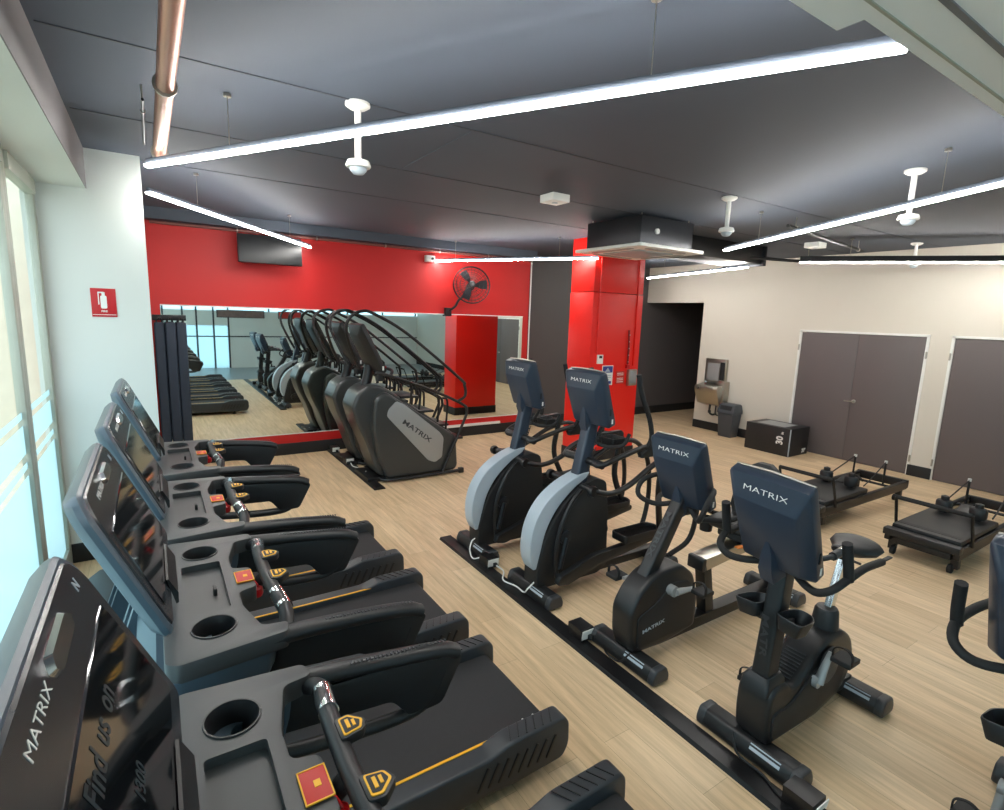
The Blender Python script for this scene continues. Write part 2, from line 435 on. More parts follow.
t = thing('thermostat', 'small white wall controller on the red column above the blue poster', 'thermostat', (5.41, 5.72, 1.53))
MB(5.41, 5.72, 1.53).b2(5.355, 5.465, 5.70, 5.72, 1.46, 1.59, .004).obj('casing', M_WHT, t)
MB(5.41, 5.72, 1.53).b2(5.385, 5.44, 5.697, 5.701, 1.54, 1.575).obj('display', M_BLACK2, t)
t = thing('poster', 'blue and white safety poster in a plastic sleeve on the red column', 'poster', (5.58, 5.72, 1.28))
MB(5.58, 5.72, 1.28).b2(5.475, 5.69, 5.714, 5.72, 1.14, 1.43, .001).obj('backing', M_WHT, t)
M_BLU = mat('poster_blue', (52, 62, 140), .5, noise=.1)
MB(5.58, 5.72, 1.28).b2(5.485, 5.68, 5.711, 5.7145, 1.325, 1.42).obj('blue_panel', M_BLU, t)
mk = MB(5.58, 5.72, 1.28); mk.prism([(5.53, 1.34), (5.63, 1.34), (5.58, 1.40)], 'y', 5.708, 5.7115); mk.b2(5.5, 5.66, 5.711, 5.7145, 1.28, 1.29); mk.b2(5.5, 5.66, 5.711, 5.7145, 1.25, 1.26); mk.b2(5.5, 5.62, 5.711, 5.7145, 1.22, 1.23)
mk.obj('print', M_SILV, t)
MB(5.58, 5.72, 1.28).b2(5.5, 5.66, 5.711, 5.7145, 1.16, 1.2).obj('blue_panel', M_BLU, t)
t = thing('notice', 'red notice with white lines beside the blue poster on the column', 'sign', (5.84, 5.72, 1.24))
MB(5.84, 5.72, 1.24).b2(5.76, 5.93, 5.714, 5.72, 1.15, 1.34).obj('sheet', M_REDP, t)
mk = MB(5.84, 5.72, 1.24)
for z in (1.31, 1.285, 1.235, 1.21, 1.18): mk.b2(5.78, 5.91, 5.712, 5.7145, z - .004, z + .004)
mk.obj('print', M_WHT, t)
t = thing('dispenser', 'slim silver dispenser box at the right edge of the red column', 'dispenser', (6.06, 5.72, 1.24))
MB(6.06, 5.72, 1.24).b2(5.98, 6.15, 5.66, 5.72, 1.12, 1.365, .01).obj('body', M_STEEL, t)
MB(6.06, 5.72, 1.24).b2(6.0, 6.13, 5.655, 5.661, 1.16, 1.34, .002).obj('front_panel', M_SILV2, t)
t = thing('lanyard', 'dark red hanging strap with white marks on the column above the silver box', 'strap', (5.98, 5.72, 1.95))
s_ = MB(5.98, 5.72, 1.95); s_.tube([(5.96, 5.705, 1.95), (5.97, 5.70, 1.7), (5.97, 5.70, 1.42)], .018, 8, 4, .5, (0, 1, 0)); s_.obj('strap', mat('dark_red_webbing', (130, 14, 18), .7), t)
for z in (1.88, 1.78, 1.68, 1.58, 1.48): MB(5.98, 5.72, 1.95).b2(5.962, 5.974, 5.686, 5.692, z - .008, z + .008).obj('printed_mark', M_SILV2, t)
MB(5.98, 5.72, 1.95).b2(5.94, 6.0, 5.68, 5.715, 1.38, 1.44, .005).obj('buckle', M_REDK, t)
tag(MB(5.77, 7.98, 0).tube([(5.76, 7.975, .2), (5.76, 7.975, ZC - .1)], .012, 8, 1).obj('conduit', M_WHT), 'white vertical conduit on the right end of the red wall', 'conduit')

# ============================================================ MIRROR, THINGS ON THE RED WALL
t = thing('wall_mirror', 'long frameless wall mirror on the red wall reflecting the gym', 'mirror', (.1, YM, .3))
MB(.1, YM, .3).b2(.10, 5.62, YM - .008, YM - .001, .31, 2.085).obj('glass', M_MIRROR, t)
tr = MB(.1, YM, .3); tr.b2(.10, 5.62, YM - .014, YM, 2.085, 2.10); tr.b2(.10, 5.62, YM - .014, YM, .30, .31)
tr.obj('edge_channel', M_WHT, t)
tag(MB(4.2, YM, .2).b2(3.75, 5.2, YM - .03, YM, .172, .215, .003).obj('cable_duct', M_WHT), 'white cable duct along the skirting under the mirror', 'cable duct')
t = thing('wall_fan', 'round black caged fan bracketed to the red wall above the mirror', 'fan', (4.1, YM, 2.1))
o = (4.1, YM, 2.1); fc = Vector((4.36, 7.66, 2.57)); Rf = RZ(-.35) @ RX(PI / 2 - .2)
for dz, nm in ((.055, 'front_guard'), (-.055, 'rear_guard')):
    g = MB(*o)
    for rr in (.05, .12, .19, .25, .295):
        zz = dz * math.cos(rr / .30 * 1.2)
        pts = [fc + Rf @ Vector((rr * math.cos(a), rr * math.sin(a), zz)) for a in [2 * PI * i / 28 for i in range(29)]]
        g.tube(pts, .0035 if rr < .28 else .007, 5, 1)
    for i in range(28):
        a = 2 * PI * i / 28
        g.tube([fc + Rf @ Vector((rr * math.cos(a), rr * math.sin(a), dz * math.cos(rr / .30 * 1.2))) for rr in (.04, .17, .295)], .0022, 4, 2)
    g.obj(nm, M_METB, t)
bl = MB(*o)
for i in range(3):
    a0 = 2 * PI * i / 3
    def bp_(r, da, z): return fc + Rf @ Vector((r * math.cos(a0 + da), r * math.sin(a0 + da), z))
    bl.loft([[bp_(.04, -.3, -.015), bp_(.04, .3, .015), bp_(.04, .3, .02), bp_(.04, -.3, -.01)], [bp_(.15, -.35, -.025), bp_(.15, .45, .02), bp_(.15, .45, .025), bp_(.15, -.35, -.02)], [bp_(.26, -.2, -.02), bp_(.26, .35, .015), bp_(.26, .35, .02), bp_(.26, -.2, -.015)]])
bl.obj('blade', M_METD, t)
MB(*o).lathe([(.005, -.03), (.05, -.025), (.055, .03), (.01, .04)], fc, 16, Rf).obj('hub', M_METB, t)
MB(*o).lathe([(.01, .05), (.065, .06), (.07, .13), (.03, .17)], fc, 16, Rf @ RX(PI)).obj('motor', M_METB, t)
MB(*o).tube([fc + Vector((0, .12, 0)), (4.34, 7.84, 2.42), (4.24, 7.86, 2.33), (4.18, 7.88, 2.22), (4.1, 7.96, 2.14)], .02, 8).obj('bracket_arm', M_METB, t)
MB(*o).b2(4.04, 4.15, 7.93, YM, 2.06, 2.2, .01).obj('wall_plate', M_METB, t)
t = thing('television', 'black flat television hung high on the red wall behind a light strip', 'television', (1.36, 7.85, 2.84))
o = (1.36, 7.85, 2.84)
MB(*o).box((1.36, 7.72, 2.84), (.78, .05, .36), .01, RX(-.12)).obj('screen_casing', M_BLACK, t)
MB(*o).box((1.36, 7.695, 2.843), (.75, .006, .33), .002, RX(-.12)).obj('screen', mat('matt_television_screen', (16, 17, 20), .45), t)
MB(*o).b2(1.31, 1.41, 7.74, YM, 2.8, 2.88, .005).obj('wall_bracket', M_METB, t)
t = thing('security_camera', 'small white sensor box with black eye high on the red wall', 'security camera', (3.76, YM, 2.95))
MB(3.76, YM, 2.95).b2(3.68, 3.84, YM - .07, YM, 2.9, 3.0, .008).obj('casing', M_WHT, t)
MB(3.76, YM, 2.95).lathe([(.022, 0), (.022, .01), (.01, .014)], (3.79, YM - .07, 2.95), 12, RX(PI / 2)).obj('lens', M_BLACK2, t)
# pipes along the ceiling edge
def pipe(name, pts, r, m, label, brackets=(), cat='pipe', rr=1.25):
    t = thing(name, label, cat, pts[0]); MB(*pts[0]).tube(pts, r, 14, 1).obj('pipe_run', m, t)
    for b in brackets:
        bb = MB(*pts[0]); b = Vector(b); d = (Vector(pts[-1]) - Vector(pts[0])).normalized()
        bb.tube([b - d * .008, b + d * .008], r * rr + .003, 14, 1); bb.tube([b, (b.x, b.y, ZC)], .005, 6, 1); bb.obj('pipe_clip', M_STEEL, t)
    return t
pipe('ceiling_pipe', [(.12, .72, 3.02), (.105, 4.3, 3.02)], .036, M_COPPER, 'thick copper pipe running along the ceiling above the white pillar', [(.113, 1.2, 3.02), (.11, 2.87, 3.02), (.106, 4.1, 3.02)])
t = pipe('cable_conduit', [(.03, 3.4, 3.1), (.03, 4.3, 3.1)], .007, M_METD, 'thin conduit beside the copper pipe at the ceiling', [(.03, 3.6, 3.1)])
pipe('sprinkler_pipe', [(.05, 7.9, 3.07), (5.7, 7.9, 3.07)], .02, mat('dull_red_pipe', (118, 70, 66), .5), 'dull red sprinkler pipe along the top of the red wall', [(x, 7.9, 3.07) for x in (1.0, 2.0, 3.0, 3.9, 4.8)])
pipe('sprinkler_pipe', [(5.6, 3.25, 3.12), (8.1, 3.62, 3.12)], .018, M_METB, 'black pipe under the ceiling with a capped end near the door wall', [(5.8, 3.28, 3.12), (7.9, 3.59, 3.12)])
pipe('sprinkler_pipe', [(6.6, 5.0, 3.05), (8.6, 4.35, 3.05)], .022, M_METB, 'black pipe sloping past the dark duct end towards the doors', [(7.0, 4.87, 3.05), (8.3, 4.45, 3.05)])
pipe('sprinkler_pipe', [(6.5, 5.6, 3.12), (8.6, 4.9, 3.12)], .018, M_METB, 'thin black pipe behind the sloping pipe by the dark duct', [(7.0, 5.43, 3.12)])
t = thing('air_duct', 'dark rectangular air duct under the ceiling behind the ceiling air conditioner', 'duct', (6.7, 5.2, 3.1))
MB(6.7, 5.2, 3.1).b2(5.5, 7.6, 4.75, 5.35, 2.98, ZC - .002, .01).obj('duct_body', M_METB, t)
MB(6.7, 5.2, 3.1).b2(5.46, 5.5, 4.7, 5.4, 2.95, ZC - .002, .004).obj('flange', M_METD, t)
MB(6.7, 5.2, 3.1).b2(7.6, 7.64, 4.7, 5.4, 2.95, ZC - .002, .004).obj('flange', M_METD, t)
# hanging mats
for i, (x, y) in enumerate(((.075, 7.82), (.19, 7.80), (.305, 7.82))):
    t = thing('exercise_mat', ['dark navy exercise mat hanging beside the mirror, nearest the white pillar', 'dark navy exercise mat hanging beside the mirror, middle of three', 'dark navy exercise mat hanging beside the mirror, nearest the glass'][i], 'exercise mat', (x, y, 1.9), 'exercise mats hanging by the mirror')
    m_ = MB(x, y, 1.9); m_.prism(rcorner([(x - .055, y - .06), (x + .055, y - .05), (x + .055, y + .05), (x - .055, y + .06)], .025), 'z', .32, 1.88, .02); m_.obj('mat_body', M_MAT, t)
    MB(x, y, 1.9).tube([(x - .03, y - .02, 1.86), (x - .02, y, 1.93), (x + .02, y, 1.93), (x + .03, y + .02, 1.86)], .008, 6).obj('hanging_loop', M_BLACK2, t)
t = thing('mat_rack', 'black wall rack with pegs holding the hanging exercise mats', 'rack', (.2, YM, 1.95))
MB(.2, YM, 1.95).b2(.005, .37, YM - .04, YM - .015, 1.9, 1.97, .004).obj('rail', M_METB, t)
for x in (.075, .19, .305):
    MB(.2, YM, 1.95).tube([(x, YM - .03, 1.93), (x, 7.76, 1.915), (x, 7.73, 1.94)], .01, 8).obj('peg', M_METB, t)
# fire extinguisher sign
t = thing('fire_extinguisher_sign', 'red fire extinguisher sign with white symbol on the white pillar', 'sign', (-.3, 5.28, 2.1))
o = (-.3, 5.28, 2.1)
MB(*o).b2(-.385, -.225, 5.274, 5.28, 1.985, 2.205, .001).obj('plate', M_REDK, t)
s_ = MB(*o); s_.prism(rcorner([(-.325, 2.05), (-.285, 2.05), (-.285, 2.15), (-.325, 2.15)], .012), 'y', 5.271, 5.2745); s_.b2(-.315, -.295, 5.271, 5.2745, 2.15, 2.175); s_.b2(-.34, -.30, 5.271, 5.2745, 2.168, 2.178); s_.b2(-.34, -.333, 5.271, 5.2745, 2.08, 2.17)
s_.b2(-.38, -.23, 5.271, 5.2745, 2.000, 2.004); s_.obj('symbol', M_WHT, t)
text('FIRE', .02, (-.305, 5.2725, 2.028), (1, 0, 0), (0, 0, 1), M_WHT, t, 'lettering', 1.1, .0004, o)

# ============================================================ CEILING LIGHTS AND FITTINGS
ZL = 2.93; KL = (ZL - 2.1) / .7
def strip(p, q, label, n=2, hm=None, hh=.035):
    a = Vector((p[0] * KL, p[1] * KL, 0)); b = Vector((q[0] * KL, q[1] * KL, 0))
    m = (a + b) / 2; L = (b - a).length; ang = math.atan2(b.y - a.y, b.x - a.x)
    t = thing('linear_light', label, 'ceiling light', (m.x, m.y, ZL), 'suspended linear lights'); t.rotation_euler = (0, 0, ang)
    MB().b2(-L / 2, L / 2, -(.02 if hm else .009), (.02 if hm else .009), .002, hh, .003).obj('housing', hm or M_CEIL, t)
    MB().prism(rcorner([(-.018, -.014), (.018, -.014), (.018, .004), (-.018, .004)], .006), 'x', -L / 2 + .002, L / 2 - .002).obj('diffuser', M_LED, t)
    for f in ((-.3, .3) if n == 2 else (-.42, .0, .42)):
        w = MB(); w.tube([(f * L, 0, hh), (f * L, 0, ZC - ZL - .003)], .0022, 6, 1); w.lathe([(.02, 0), (.02, .015), (.004, .02)], (f * L, 0, ZC - ZL - .022), 12); w.obj('suspension_wire', M_STEEL, t)
    return t
strip((.03, 3.44), (1.63, .69), 'nearest and longest bright linear light, running from pillar side to the white soffit')
strip((.03, 4.24), (1.57, 6.51), 'linear light leading away from the white pillar towards the red wall')
strip((3.18, 6.89), (4.41, 4.79), 'linear light in front of the wall fan, ending under the air conditioner')
strip((4.70, 3.33), (3.30, .735), 'bright linear light entering at the right edge, between the two right dome cameras')
strip((6.97, 6.34), (6.26, 4.09), 'short-looking linear light between the red column and the cream wall')
strip((6.09, 3.35), (7.55, 1.456), 'linear light with visible black housing running along in front of the cream wall', 2, M_BLACK2, .075)

def dome(x, y, z, label, m=M_WHT):
    t = thing('dome_camera', label, 'security camera', (x, y, z), 'dome cameras on ceiling stems'); o = (x, y, z)
    MB(*o).lathe([(.005, ZC), (.068, ZC), (.068, ZC - .015), (.045, ZC - .03), (.024, ZC - .035)], (x, y, 0), 20).obj('ceiling_flange', M_WHT, t)
    MB(*o).tube([(x, y, z + .05), (x, y, ZC - .03)], .019, 12, 1).obj('stem', M_WHT, t)
    MB(*o).lathe([(.022, z + .07), (.06, z + .06), (.07, z + .035), (.066, z + .025), (.05, z + .022)], (x, y, 0), 20).obj('housing', M_WHT, t)
    MB(*o).lathe([(.05, z + .03), (.046, z + .008), (.03, z - .01), (.005, z - .016)], (x, y, 0), 20).obj('dome', M_SILV if m is M_WHT else m, t)
dome(1.03, 3.13, 2.87, 'white dome camera on a stem, crossed by the nearest bright light')
dome(4.47, 3.17, 2.90, 'white dome camera on a stem, just right of the ceiling air conditioner')
dome(4.66, 1.81, 2.86, 'white dome camera on a stem, behind the bright light at the right edge')
dome(8.53, 3.17, 2.92, 'white dome camera farthest back, near the cream wall above the doors')
for x, y, s, lb in ((3.24, 4.16, .2, 'white square sensor box on the dark ceiling left of the air conditioner'), (7.7, 4.05, .2, 'white square sensor box on the ceiling near the cream wall')):
    t = thing('ceiling_sensor', lb, 'sensor', (x, y, ZC)); MB(x, y, ZC).box((x, y, ZC - .035), (s, s, .07), .006, RZ(0)).obj('casing', M_WHT, t)
    MB(x, y, ZC).lathe([(.03, 0), (.03, -.004), (.01, -.006)], (x, y, ZC - .07), 14).obj('lens', M_SILV, t)
t = thing('ceiling_air_conditioner', 'square white cassette air conditioner with dark body in front of red column', 'air conditioner', (4.8, 4.55, 2.85))
o = (4.8, 4.55, 2.85)
MB(*o).b2(4.38, 5.22, 4.13, 4.97, 2.90, ZC - .03, .006).obj('body', M_METD, t)
pn = MB(*o); pn.prism(rcorner([(4.28, 4.03), (5.32, 4.03), (5.32, 5.07), (4.28, 5.07)], .03), 'z', 2.865, 2.90, .008); pn.obj('panel', M_WHT, t)
pn = MB(*o); pn.box((4.8, 4.55, 2.862), (.56, .56, .012), .004); pn.obj('intake_grille', M_SILV, t)
for a, b, c, d in ((4.5, 5.1, 4.11, 4.17), (4.5, 5.1, 4.93, 4.99), (4.36, 4.42, 4.25, 4.85), (5.18, 5.24, 4.25, 4.85)):
    MB(*o).b2(a, b, c, d, 2.858, 2.866, .002).obj('louvre', M_SILV2, t)
for x, y in ((4.42, 4.17), (5.18, 4.17), (4.42, 4.93), (5.18, 4.93)):
    MB(*o).tube([(x, y, 3.0), (x, y, ZC)], .006, 6, 1).obj('hanging_rod', M_STEEL, t)
MB(*o).lathe([(.03, 0), (.03, .02), (.01, .03)], (4.62, 4.13, 3.05), 12, RX(PI / 2)).obj('pipe_port', M_WHT, t)

# ============================================================ DRINKING FOUNTAIN, BIN, JUMP BOX
t = thing('drinking_fountain', 'stainless steel drinking fountain with bottle filler on the cream wall', 'drinking fountain', (XR, 6.38, .5)); o = (XR, 6.38, .5)
MB(*o).b2(9.10, XR - .003, 6.17, 6.62, .97, 1.42, .008).obj('bottle_filler_panel', M_STEEL, t)
MB(*o).b2(9.085, 9.102, 6.30, 6.56, 1.0, 1.33, .004).obj('filler_alcove', M_SILV2, t)
MB(*o).b2(9.082, 9.102, 6.19, 6.28, 1.02, 1.36, .003).obj('display_strip', M_BLACK2, t)
MB(*o).prism(rcorner([(8.84, .86), (8.86, .78), (8.96, .55), (XR - .003, .50), (XR - .003, .95), (8.86, .90)], .02), 'y', 6.14, 6.64, .01).obj('basin', M_STEEL, t)
MB(*o).b2(9.0, XR - .003, 6.10, 6.30, .55, 1.0, .01).obj('side_cover', M_STEEL, t)
tb = MB(*o); tb.tube([(8.98, 6.5, .9), (8.98, 6.5, .97), (8.93, 6.46, .98)], .012, 8); tb.obj('bubbler', M_CHROME, t)
MB(*o).lathe([(.03, 0), (.03, .02), (.006, .024)], (8.84, 6.52, .84), 12, RY(-PI / 2)).obj('push_button', M_CHROME, t)
tb = MB(*o); tb.tube([(9.08, 6.42, .52), (9.08, 6.42, .38), (9.1, 6.38, .33), (9.16, 6.36, .33)], .02, 8); tb.tube([(9.1, 6.3, .52), (9.1, 6.3, .36), (9.16, 6.28, .32)], .012, 8); tb.lathe([(.03, 0), (.03, .05)], (9.08, 6.42, .36), 12); tb.obj('waste_pipe', M_CHAR, t)
t = thing('waste_bin', 'dark grey plastic bin with swing lid beside the drinking fountain', 'bin', (8.99, 5.92, 0)); o = (8.99, 5.92, 0)
def rr4(cx, cy, hx, hy, z, r=.03): return [(x, y, z) for x, y in rcorner([(cx - hx, cy - hy), (cx + hx, cy - hy), (cx + hx, cy + hy), (cx - hx, cy + hy)], r)]
MB(*o).loft([rr4(8.99, 5.92, .11, .13, 0), rr4(8.99, 5.92, .115, .135, .02), rr4(8.99, 5.92, .14, .165, .44), rr4(8.99, 5.92, .15, .175, .445), rr4(8.99, 5.92, .15, .175, .46)]).obj('body', M_BINM, t)
MB(*o).loft([rr4(8.99, 5.92, .152, .177, .455), rr4(8.99, 5.92, .15, .175, .50), rr4(9.0, 5.92, .12, .165, .60), rr4(9.01, 5.92, .09, .15, .62)]).obj('lid', M_BINM, t)
MB(*o).box((8.86, 5.92, .545), (.008, .24, .09), .003, RY(.32)).obj('flap', M_BLACK2, t)
t = thing('plyometric_box', 'black jump box with white 30 marking by the grey doors', 'jump box', (8.77, 4.85, 0)); o = (8.77, 4.85, 0)
MB(*o).b2(8.47, 9.05, 4.47, 5.24, 0, .46, .012).obj('body', M_VINYL, t)
MB(*o).b2(8.46, 8.475, 4.46, 4.475, .01, .455, .002).obj('edge_seam', M_SILV, t)
MB(*o).b2(8.55, 8.95, 4.62, 5.1, .46, .463).obj('top_label', M_SILV2, t)
text('30', .15, (8.466, 4.63, .25), (0, 0, 1), (0, 1, 0), M_WHT, t, 'number', .9, .006, o)
text("in", .06, (8.466, 4.60, .375), (0, 0, 1), (0, 1, 0), M_WHT, t, 'number', 1.0, .002, o)
text('20"', .09, (8.92, 4.466, .07), (1, 0, 0), (0, 0, 1), M_WHT, t, 'number', 1.0, .003, o)

# ============================================================ TREADMILLS
def treadmill(cy, label):
    t = thing('treadmill', label, 'treadmill', (0, cy, 0), 'treadmills in a row along the windows')
    def B(): return MB()
    # belt
    bp = []
    for a in range(0, 9): bp.append((1.45 + .045 * math.cos(-PI / 2 + PI * a / 8), .16 + .045 * math.sin(-PI / 2 + PI * a / 8)))
    bp += [(-.15, .205), (-.15, .115)]
    B().prism(bp, 'y', -.283, .283).obj('running_belt', M_BELT, t)
    ub = B(); ub.b2(-.2, 1.36, -.30, .30, .08, .15, .01); ub.obj('deck', M_BLACK2, t)
    for s in (-1, 1):
        pr = rcorner([(-.15, .06), (1.12, .06), (1.2, .05), (1.50, .06), (1.535, .12), (1.53, .235), (1.50, .272), (1.2, .27), (1.10, .238), (-.15, .238)], .03)
        y0, y1 = (.287, .385)
        r = B(); r.prism(pr, 'y', s * y0, s * y1, .014, 3)
        rail = r.obj('side_rail', M_CHAR, t)
        g = B()
        for i in range(8):
            x = 1.06 + i * .052
            g.box((x, s * .3865, .155), (.014, .006, .11), .001, RY(.45))
        g.obj('louvres', M_BLACK, rail)
        g = B()
        for i in range(6):
            x = 1.22 + i * .045
            g.box((x, s * .335, .2735), (.006, .085, .004), .001, RZ(.5 * s))
        g.obj('tread_ridges', M_SILV2 if False else M_BLACK, rail)
        B().b2(.1, 1.14, s * .292 - .006, s * .292 + .006, .237, .2405).obj('yellow_line', M_YEL, t)
        f = B(); f.lathe([(.03, 0), (.03, .02), (.012, .025), (.012, .08)], (1.28, s * .3, 0), 12); f.obj('foot', M_RUB, t)
        f = B(); f.lathe([(.035, 0), (.035, .02), (.012, .025), (.012, .10)], (-.45, s * .3, 0), 12); f.obj('foot', M_RUB, t)
        # upright
        u = B(); sec = lambda x, z, hx: [(x - hx, s * .365, z), (x + hx, s * .365, z), (x + hx, s * .42, z), (x - hx, s * .42, z)]
        u.loft([sec(-.30, .06, .16), sec(-.22, .30, .12), sec(-.14, .62, .085), sec(-.03, .98, .075), sec(.03, 1.05, .08)])
        u.obj('upright', M_TCAS, t)
        # handrail: padded top bar, panel under it, lower return bar
        h = B()
        h.tube([(.20, s * .40, 1.075), (.28, s * .395, 1.085), (.5, s * .385, 1.07), (.70, s * .38, 1.045), (.765, s * .38, 1.02)], [.034, .030], 12, 5, .8)
        h.prism(rcorner([(.20, 1.07), (.74, 1.045), (.785, 1.01), (.71, .865), (.60, .86), (.54, .935), (.20, .965)], .02), 'y', s * .38 - .02, s * .38 + .02, .012)
        h.tube([(.72, s * .38, .98), (.68, s * .38, .90), (.60, s * .38, .862), (.4, s * .38, .87), (.15, s * .385, .90), (-.02, s * .39, .93)], .021, 10, 5)
        h.obj('handrail', M_BLACK, t)
        # grip stitching
        g = B()
        for i in range(26):
            x = .42 + i * .012
            g.box((x, s * .385 - .012, 1.103 - (x - .42) * .085), (.005, .012, .003))
        g.obj('grip_texture', M_CHAR, t)
    for x in (1.37, 1.43):
        wt = B(); wt.box((x, -.25, .2065), (.008, .045, .002), 0, RZ(.15)); wt.obj('belt_marking', M_WHT, t)
    # motor hood
    hd = B()
    def hs(x, h, wv): return [(x, y, z) for y, z in rcorner([(-wv, .05), (wv, .05), (wv, h * .8), (wv * .85, h), (-wv * .85, h), (-wv, h * .8)], .04)]
    hd.loft([hs(-.56, .12, .30), hs(-.54, .20, .34), hs(-.40, .30, .36), hs(-.16, .30, .36), hs(-.08, .25, .35), hs(-.06, .2, .34)])
    hd.obj('motor_hood', M_CHAR, t)
    # console shelf
    sh = B()
    out = rcorner([(-.03, -.43), (.0, -.455), (.30, -.425), (.31, -.365), (.235, -.355), (.20, -.20), (.20, -.10), (.26, -.085), (.26, .085), (.20, .10), (.20, .20), (.235, .355), (.31, .365), (.30, .425), (.0, .455), (-.03, .43)], .02)
    sh.prism(out, 'z', 1.055, 1.115, .008)
    shelf = sh.obj('console_shelf', M_TRAY, t)
    cut = MB()
    for s in (-1, 1): cut.lathe([(.062, 1.0), (.062, 1.2)], (.105, s * .295, 0), 24)
    boolean(shelf, cut)
    cut = MB(); cut.prism(rcorner([(.035, -.19), (.165, -.19), (.165, .19), (.035, .19)], .012), 'z', 1.09, 1.2)
    boolean(shelf, cut)
    for s in (-1, 1):
        c = B(); c.cup([(.105 + .066 * math.cos(a), s * .295 + .068 * math.sin(a)) for a in [2 * PI * i / 28 for i in range(28)]], 1.0, 1.119, .008, .82, .008)
        c.obj('cup_holder', M_BLACK, t)
    B().b2(.125, .137, -.045, -.005, 1.088, 1.115, .003).obj('phone_stop', M_BLACK, t)
    # wrapped lower body below the shelf
    lb = B()
    def rg(k, z, dx): return [(x * 1.0 + dx, y * k, z) for x, y in rcorner([(-.05, -.44), (-.0, -.458), (.27, -.425), (.27, -.365), (.10, -.34), (.10, .34), (.27, .365), (.27, .425), (.0, .458), (-.05, .44)], .03)]
    lb.loft([rg(.93, .87, -.07), rg(.96, .93, -.045), rg(.985, 1.01, -.01), rg(.99, 1.06, 0)])
    lb.obj('lower_body', M_TCAS, t)
    # red stop label and key
    lbp = B(); lbp.box((.228, 0.0, 1.118), (.055, .085, .006), .002); a_ = lbp.obj('stop_label', M_REDP, t)
    ed = B()
    for (x, y, dx, dy) in ((.2, 0, .003, .09), (.256, 0, .003, .09), (.228, .044, .056, .003), (.228, -.044, .056, .003)): ed.box((x, y, 1.1205), (dx, dy, .003))
    ed.box((.232, 0, 1.1215), (.014, .018, .002)); ed.obj('label_border', M_YEL, a_)
    kx = B(); kx.lathe([(.018, 0), (.022, .01), (.02, .03), (.008, .036)], (.262, -.055, 1.06), 14); kx.tube([(.262, -.055, 1.09), (.265, -.058, 1.1), (.25, -.03, 1.118)], .004, 6); kx.obj('safety_key', M_REDK, t)
    # heart rate crossbar
    cb = B(); cb.tube([(.30, .375, 1.075), (.315, .30, 1.11), (.305, .2, 1.125), (.30, 0, 1.12), (.305, -.2, 1.125), (.315, -.30, 1.11), (.30, -.375, 1.075)], .023, 12)
    cb.tube([(.262, 0, 1.07), (.3, 0, 1.11)], .022, 10, 1); cb.obj('crossbar', M_BLACK, t)
    for s in (-1, 1):
        B().tube([(.306, s * .185, 1.1255), (.316, s * .285, 1.114)], .0255, 14, 1).obj('sensor_grip', M_CHROME, t)
        tg = B(); tg.prism(rcorner([(.30, s * .055), (.355, s * .065), (.37, s * .095), (.335, s * .13), (.30, s * .125)], .01), 'z', 1.125, 1.15, .004); tgo = tg.obj('toggle_switch', M_BLACK, t)
        q = B(); q.prism(rcorner([(.308, s * .062), (.350, s * .070), (.360, s * .094), (.332, s * .122), (.308, s * .118)], .006), 'z', 1.15, 1.1525); q.obj('toggle_label', M_YEL, tgo)
        q = B(); q.prism(rcorner([(.312, s * .067), (.346, s * .074), (.353, s * .093), (.329, s * .116), (.312, s * .113)], .004), 'z', 1.1525, 1.1535); q.obj('toggle_face', M_BLACK2, tgo)
        q = B(); q.box((.324, s * .092, 1.1545), (.008, .028, .002)); q.box((.337, s * .09, 1.1545), (.007, .02, .002)); q.obj('toggle_icon', M_YEL, tgo)
    # console
    b0 = Vector((-.005, 0, 1.195)); t0 = Vector((-.19, 0, 1.61)); U = (t0 - b0).normalized(); Nn = Vector((U.z, 0, -U.x)); H = (t0 - b0).length
    def P(y, v, n): return b0 + U * v + Nn * n + Vector((0, y * .93 - .045, 0))
    def rrng(hw, v0, v1, n, r): return [P(y, v, n) for y, v in rcorner([(-hw, v0), (hw, v0), (hw * .97, v1 - .05), (hw * .86, v1), (-hw * .86, v1), (-hw * .97, v1 - .05)], r)]
    c = B(); c.loft([rrng(.32, .08, H - .05, -.055, .04), rrng(.39, .015, H - .008, -.038, .04), rrng(.415, 0, H, -.015, .03), rrng(.415, 0, H, .0, .03), rrng(.405, .008, H - .008, .008, .03)])
    c.obj('console_casing', M_TCAS, t)
    c = B(); c.loft([rrng(.395, .012, H - .012, .006, .03), rrng(.39, .018, H - .018, .013, .03)]); c.obj('bezel', M_BEZ, t)
    c = B(); c.loft([[P(y, v, .012) for y, v in rcorner([(-.345, .06), (.345, .06), (.335, H - .13), (-.335, H - .13)], .01)], [P(y, v, .0165) for y, v in rcorner([(-.342, .063), (.342, .063), (.332, H - .133), (-.332, H - .133)], .01)]])
    c.obj('screen', M_SCREEN, t)
    c = B(); c.loft([[P(y, v, .012) for y, v in rcorner([(-.02, H - .075), (.14, H - .075), (.17, H - .055), (.14, H - .035), (-.02, H - .035), (-.04, H - .055)], .008)], [P(y, v, .022) for y, v in rcorner([(-.01, H - .07), (.13, H - .07), (.155, H - .055), (.13, H - .04), (-.01, H - .04), (-.03, H - .055)], .006)]])
    c.obj('webcam_vent', M_CHROME, t)
    text('MATRIX', .027, P(-.14, H - .058, .0135), (0, 1, 0), U, M_WHT, t, 'logo_lettering', 1.6, -.0003)
    text('N', .032, P(.295, H - .06, .0135), (0, 1, 0), U, M_SILV, t, 'icon', 1.1, .0006)
    ph = B(); ph.loft([[P(y, v, n) for v, n in ((-.03, .004), (.05, .018), (.058, .018), (.055, .024), (.0, .026), (-.03, .012))] for y in (-.16, -.15, .15, .16)]); ph.obj('reading_rack', M_BLACK, t)
    return t
TY = [4.03, 3.0, 2.045, 1.01, .05]
